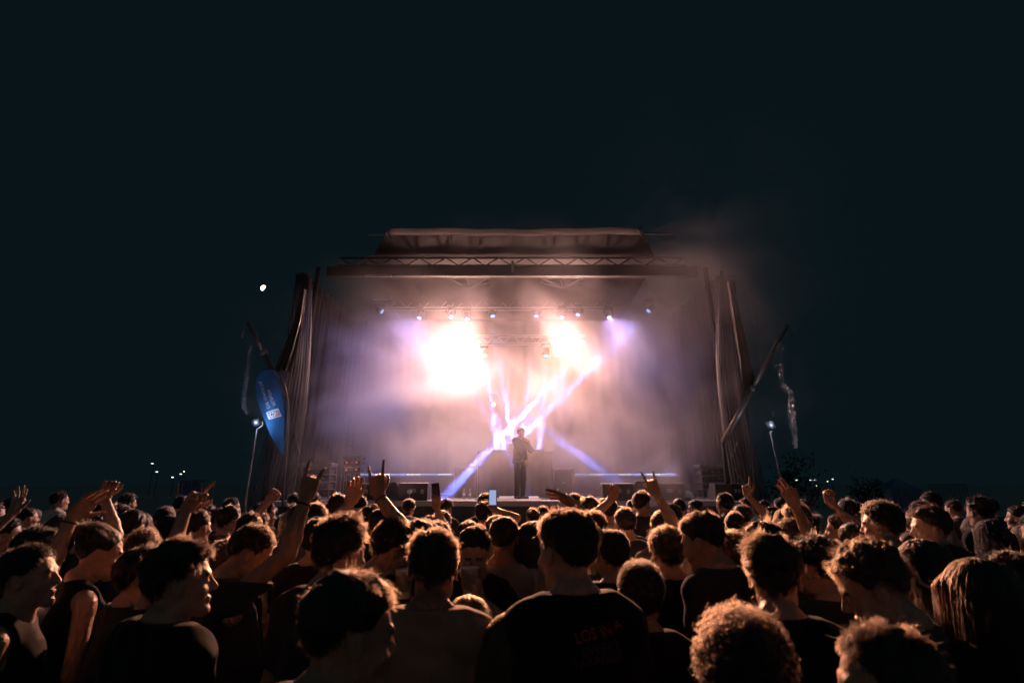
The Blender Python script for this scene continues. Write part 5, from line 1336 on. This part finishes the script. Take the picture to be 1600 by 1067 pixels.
# ================================================================== THE CROWD: rows behind
rgc = random.Random(77)
PROTO = {}; HP = {}
POSES = [(0, 0), (14, 4), (-14, 4), (30, 8), (-30, 8), (0, 18), (55, 2), (-55, 2), (-8, -4), (8, -4)]
def proto(i, fem, sk):
    key = (i, fem, sk)
    if key not in PROTO:
        hd = Head(*POSES[i]); gk = (i, fem)
        if gk not in PROTO: PROTO[gk] = body_mesh(hd, fem, (.0095, .022), [rest_arm(-1, .010), rest_arm(1, .010)], skinm=0)
        me = PROTO[gk] if sk == 0 else PROTO[gk].copy()
        if sk: me.materials[0] = SKIN[sk]
        PROTO[key] = (hd, me)
    return PROTO[key]
SHP = {}
def far_shirt(kind, fem):
    if (kind, fem) not in SHP: SHP[(kind, fem)] = shirt_mesh(kind, fem, [REST[-1], REST[1]], 5 + fem + len(SHP), .017, FAB['black'])
    return SHP[(kind, fem)]
def far_hair(i, style, col):
    k = (i, style, col)
    if k not in HP:
        hd = Head(*POSES[i]); cv, cq = hair_cap(style, .011, i * 7 + len(style)); cap = np_mesh('hair', [(hd.to_body(cv), cq)], [HAIR[col][0]])
        A = hair_strands(style, 1700, {'curly': 10, 'long': 9, 'bob': 8}.get(style, 5), i * 13 + 5); sh = A.shape
        HP[k] = (cap, curves_data('hair_strands', hd.to_body(A.reshape(-1, 3)).reshape(sh), .0012, HAIR[col][1]))
    return HP[k]
ORD = ['first', 'second', 'third', 'fourth', 'fifth', 'sixth', 'seventh', 'eighth', 'ninth', 'tenth', 'eleventh', 'twelfth', 'thirteenth', 'fourteenth', 'fifteenth', 'sixteenth', 'seventeenth', 'eighteenth', 'nineteenth', 'twentieth', 'twenty-first', 'twenty-second', 'twenty-third', 'twenty-fourth', 'twenty-fifth', 'twenty-sixth', 'twenty-seventh', 'twenty-eighth', 'twenty-ninth', 'thirtieth']
HWORD = {'crop': 'cropped', 'short': 'short', 'curly': 'curly', 'mop': 'tousled', 'long': 'long', 'bob': 'bobbed', 'buzz': 'shaved', 'bun': 'tied-up'}
CWORD = {'black': 'black', 'brown': 'brown', 'light': 'chestnut', 'blond': 'blond'}
ROWS = [2.7, 3.2, 3.75, 4.3, 4.85, 5.4, 6.0, 6.65, 7.4, 8.2]
for ri, Yr in enumerate(ROWS):
    half = .93 * Yr; sp_ = .45 + .02 * max(0, ri - 1); n = min(27, int(2 * half / sp_)); got = []
    for k in range(n + 1):
        x = -half + 2 * half * (k + .5) / (n + 1) + rgc.uniform(-.14, .14); y = Yr + rgc.uniform(-.22, .22)
        if any((x - a) ** 2 + (y - b) ** 2 < .36 ** 2 for a, b in CUST): continue
        if rgc.random() < .05: continue
        if Yr < 3 and abs(x) < 1.15: continue
        if Yr < 3.5 and abs(x) < .5: continue
        CUST.append((x, y)); got.append((x, y))
    got.sort(key=lambda q: q[0] / q[1])
    for j, (x, y) in enumerate(got):
        fem = 1 if rgc.random() < .35 else 0
        hgt = rgc.gauss(1.63, .05) if fem else rgc.gauss(1.72, .07); hgt = min(max(hgt, 1.52), 1.84)
        if Yr < 3.5: hgt = min(hgt, 1.70) - .06
        pose = rgc.choice([0, 0, 1, 2, 8, 9, 3, 4, 5, 6, 7]); toward = -x / max(2.0, (14 - y)); yaw = math.degrees(math.atan(toward)) * .8 + rgc.uniform(-16, 16)
        if rgc.random() < .05: yaw += 150
        style = rgc.choice(['long', 'long', 'long', 'bob', 'bun', 'curly']) if fem else rgc.choice(['crop', 'crop', 'short', 'mop', 'mop', 'curly', 'buzz', 'short'])
        col = rgc.choices(['black', 'brown', 'light', 'blond'], [5, 5, 2, 1 if fem else .3])[0]
        sm = rgc.choices(['black', 'charcoal', 'grey', 'white', 'tan', 'navy', 'olive', 'blue', 'maroon'], [6, 4, 2, 2.4, 1.5, 2, 1, 1, 1])[0]
        sk = rgc.choices([0, 1, 2], [6, 3, 1])[0]; kind = 'tank' if (fem and rgc.random() < .3) else 'tee'
        hd, me = proto(pose, fem, sk); cap, st2 = far_hair(pose, style, col)
        s = hgt / 1.78; root = empty('person', (x, y, 0), R(-yaw)); root.scale = (s, s, s)
        word = 'woman' if fem else 'man'
        tag(root, '%s with %s %s hair in %s top, %s from left in crowd row %s behind the front' % ('woman' if fem else 'person', HWORD[style], CWORD[col], sm, ORD[j], ORD[6 - ri]) if False else
            '%s %s-haired person in %s %s, %s from left in the %s row from stage' % (HWORD[style], CWORD[col], sm, 'vest' if kind == 'tank' else 'tee', ORD[j], ORD[len(ROWS) - 1 - ri]), 'person', 'people in the festival crowd')
        finish_person(root, me, far_shirt(kind, fem), cap, st2, sm, rgc.choice([0, 1, 2]))
print('script seconds', round(time.time() - T0, 1), 'people', sum(1 for o in bpy.data.objects if o.name.startswith('person')))
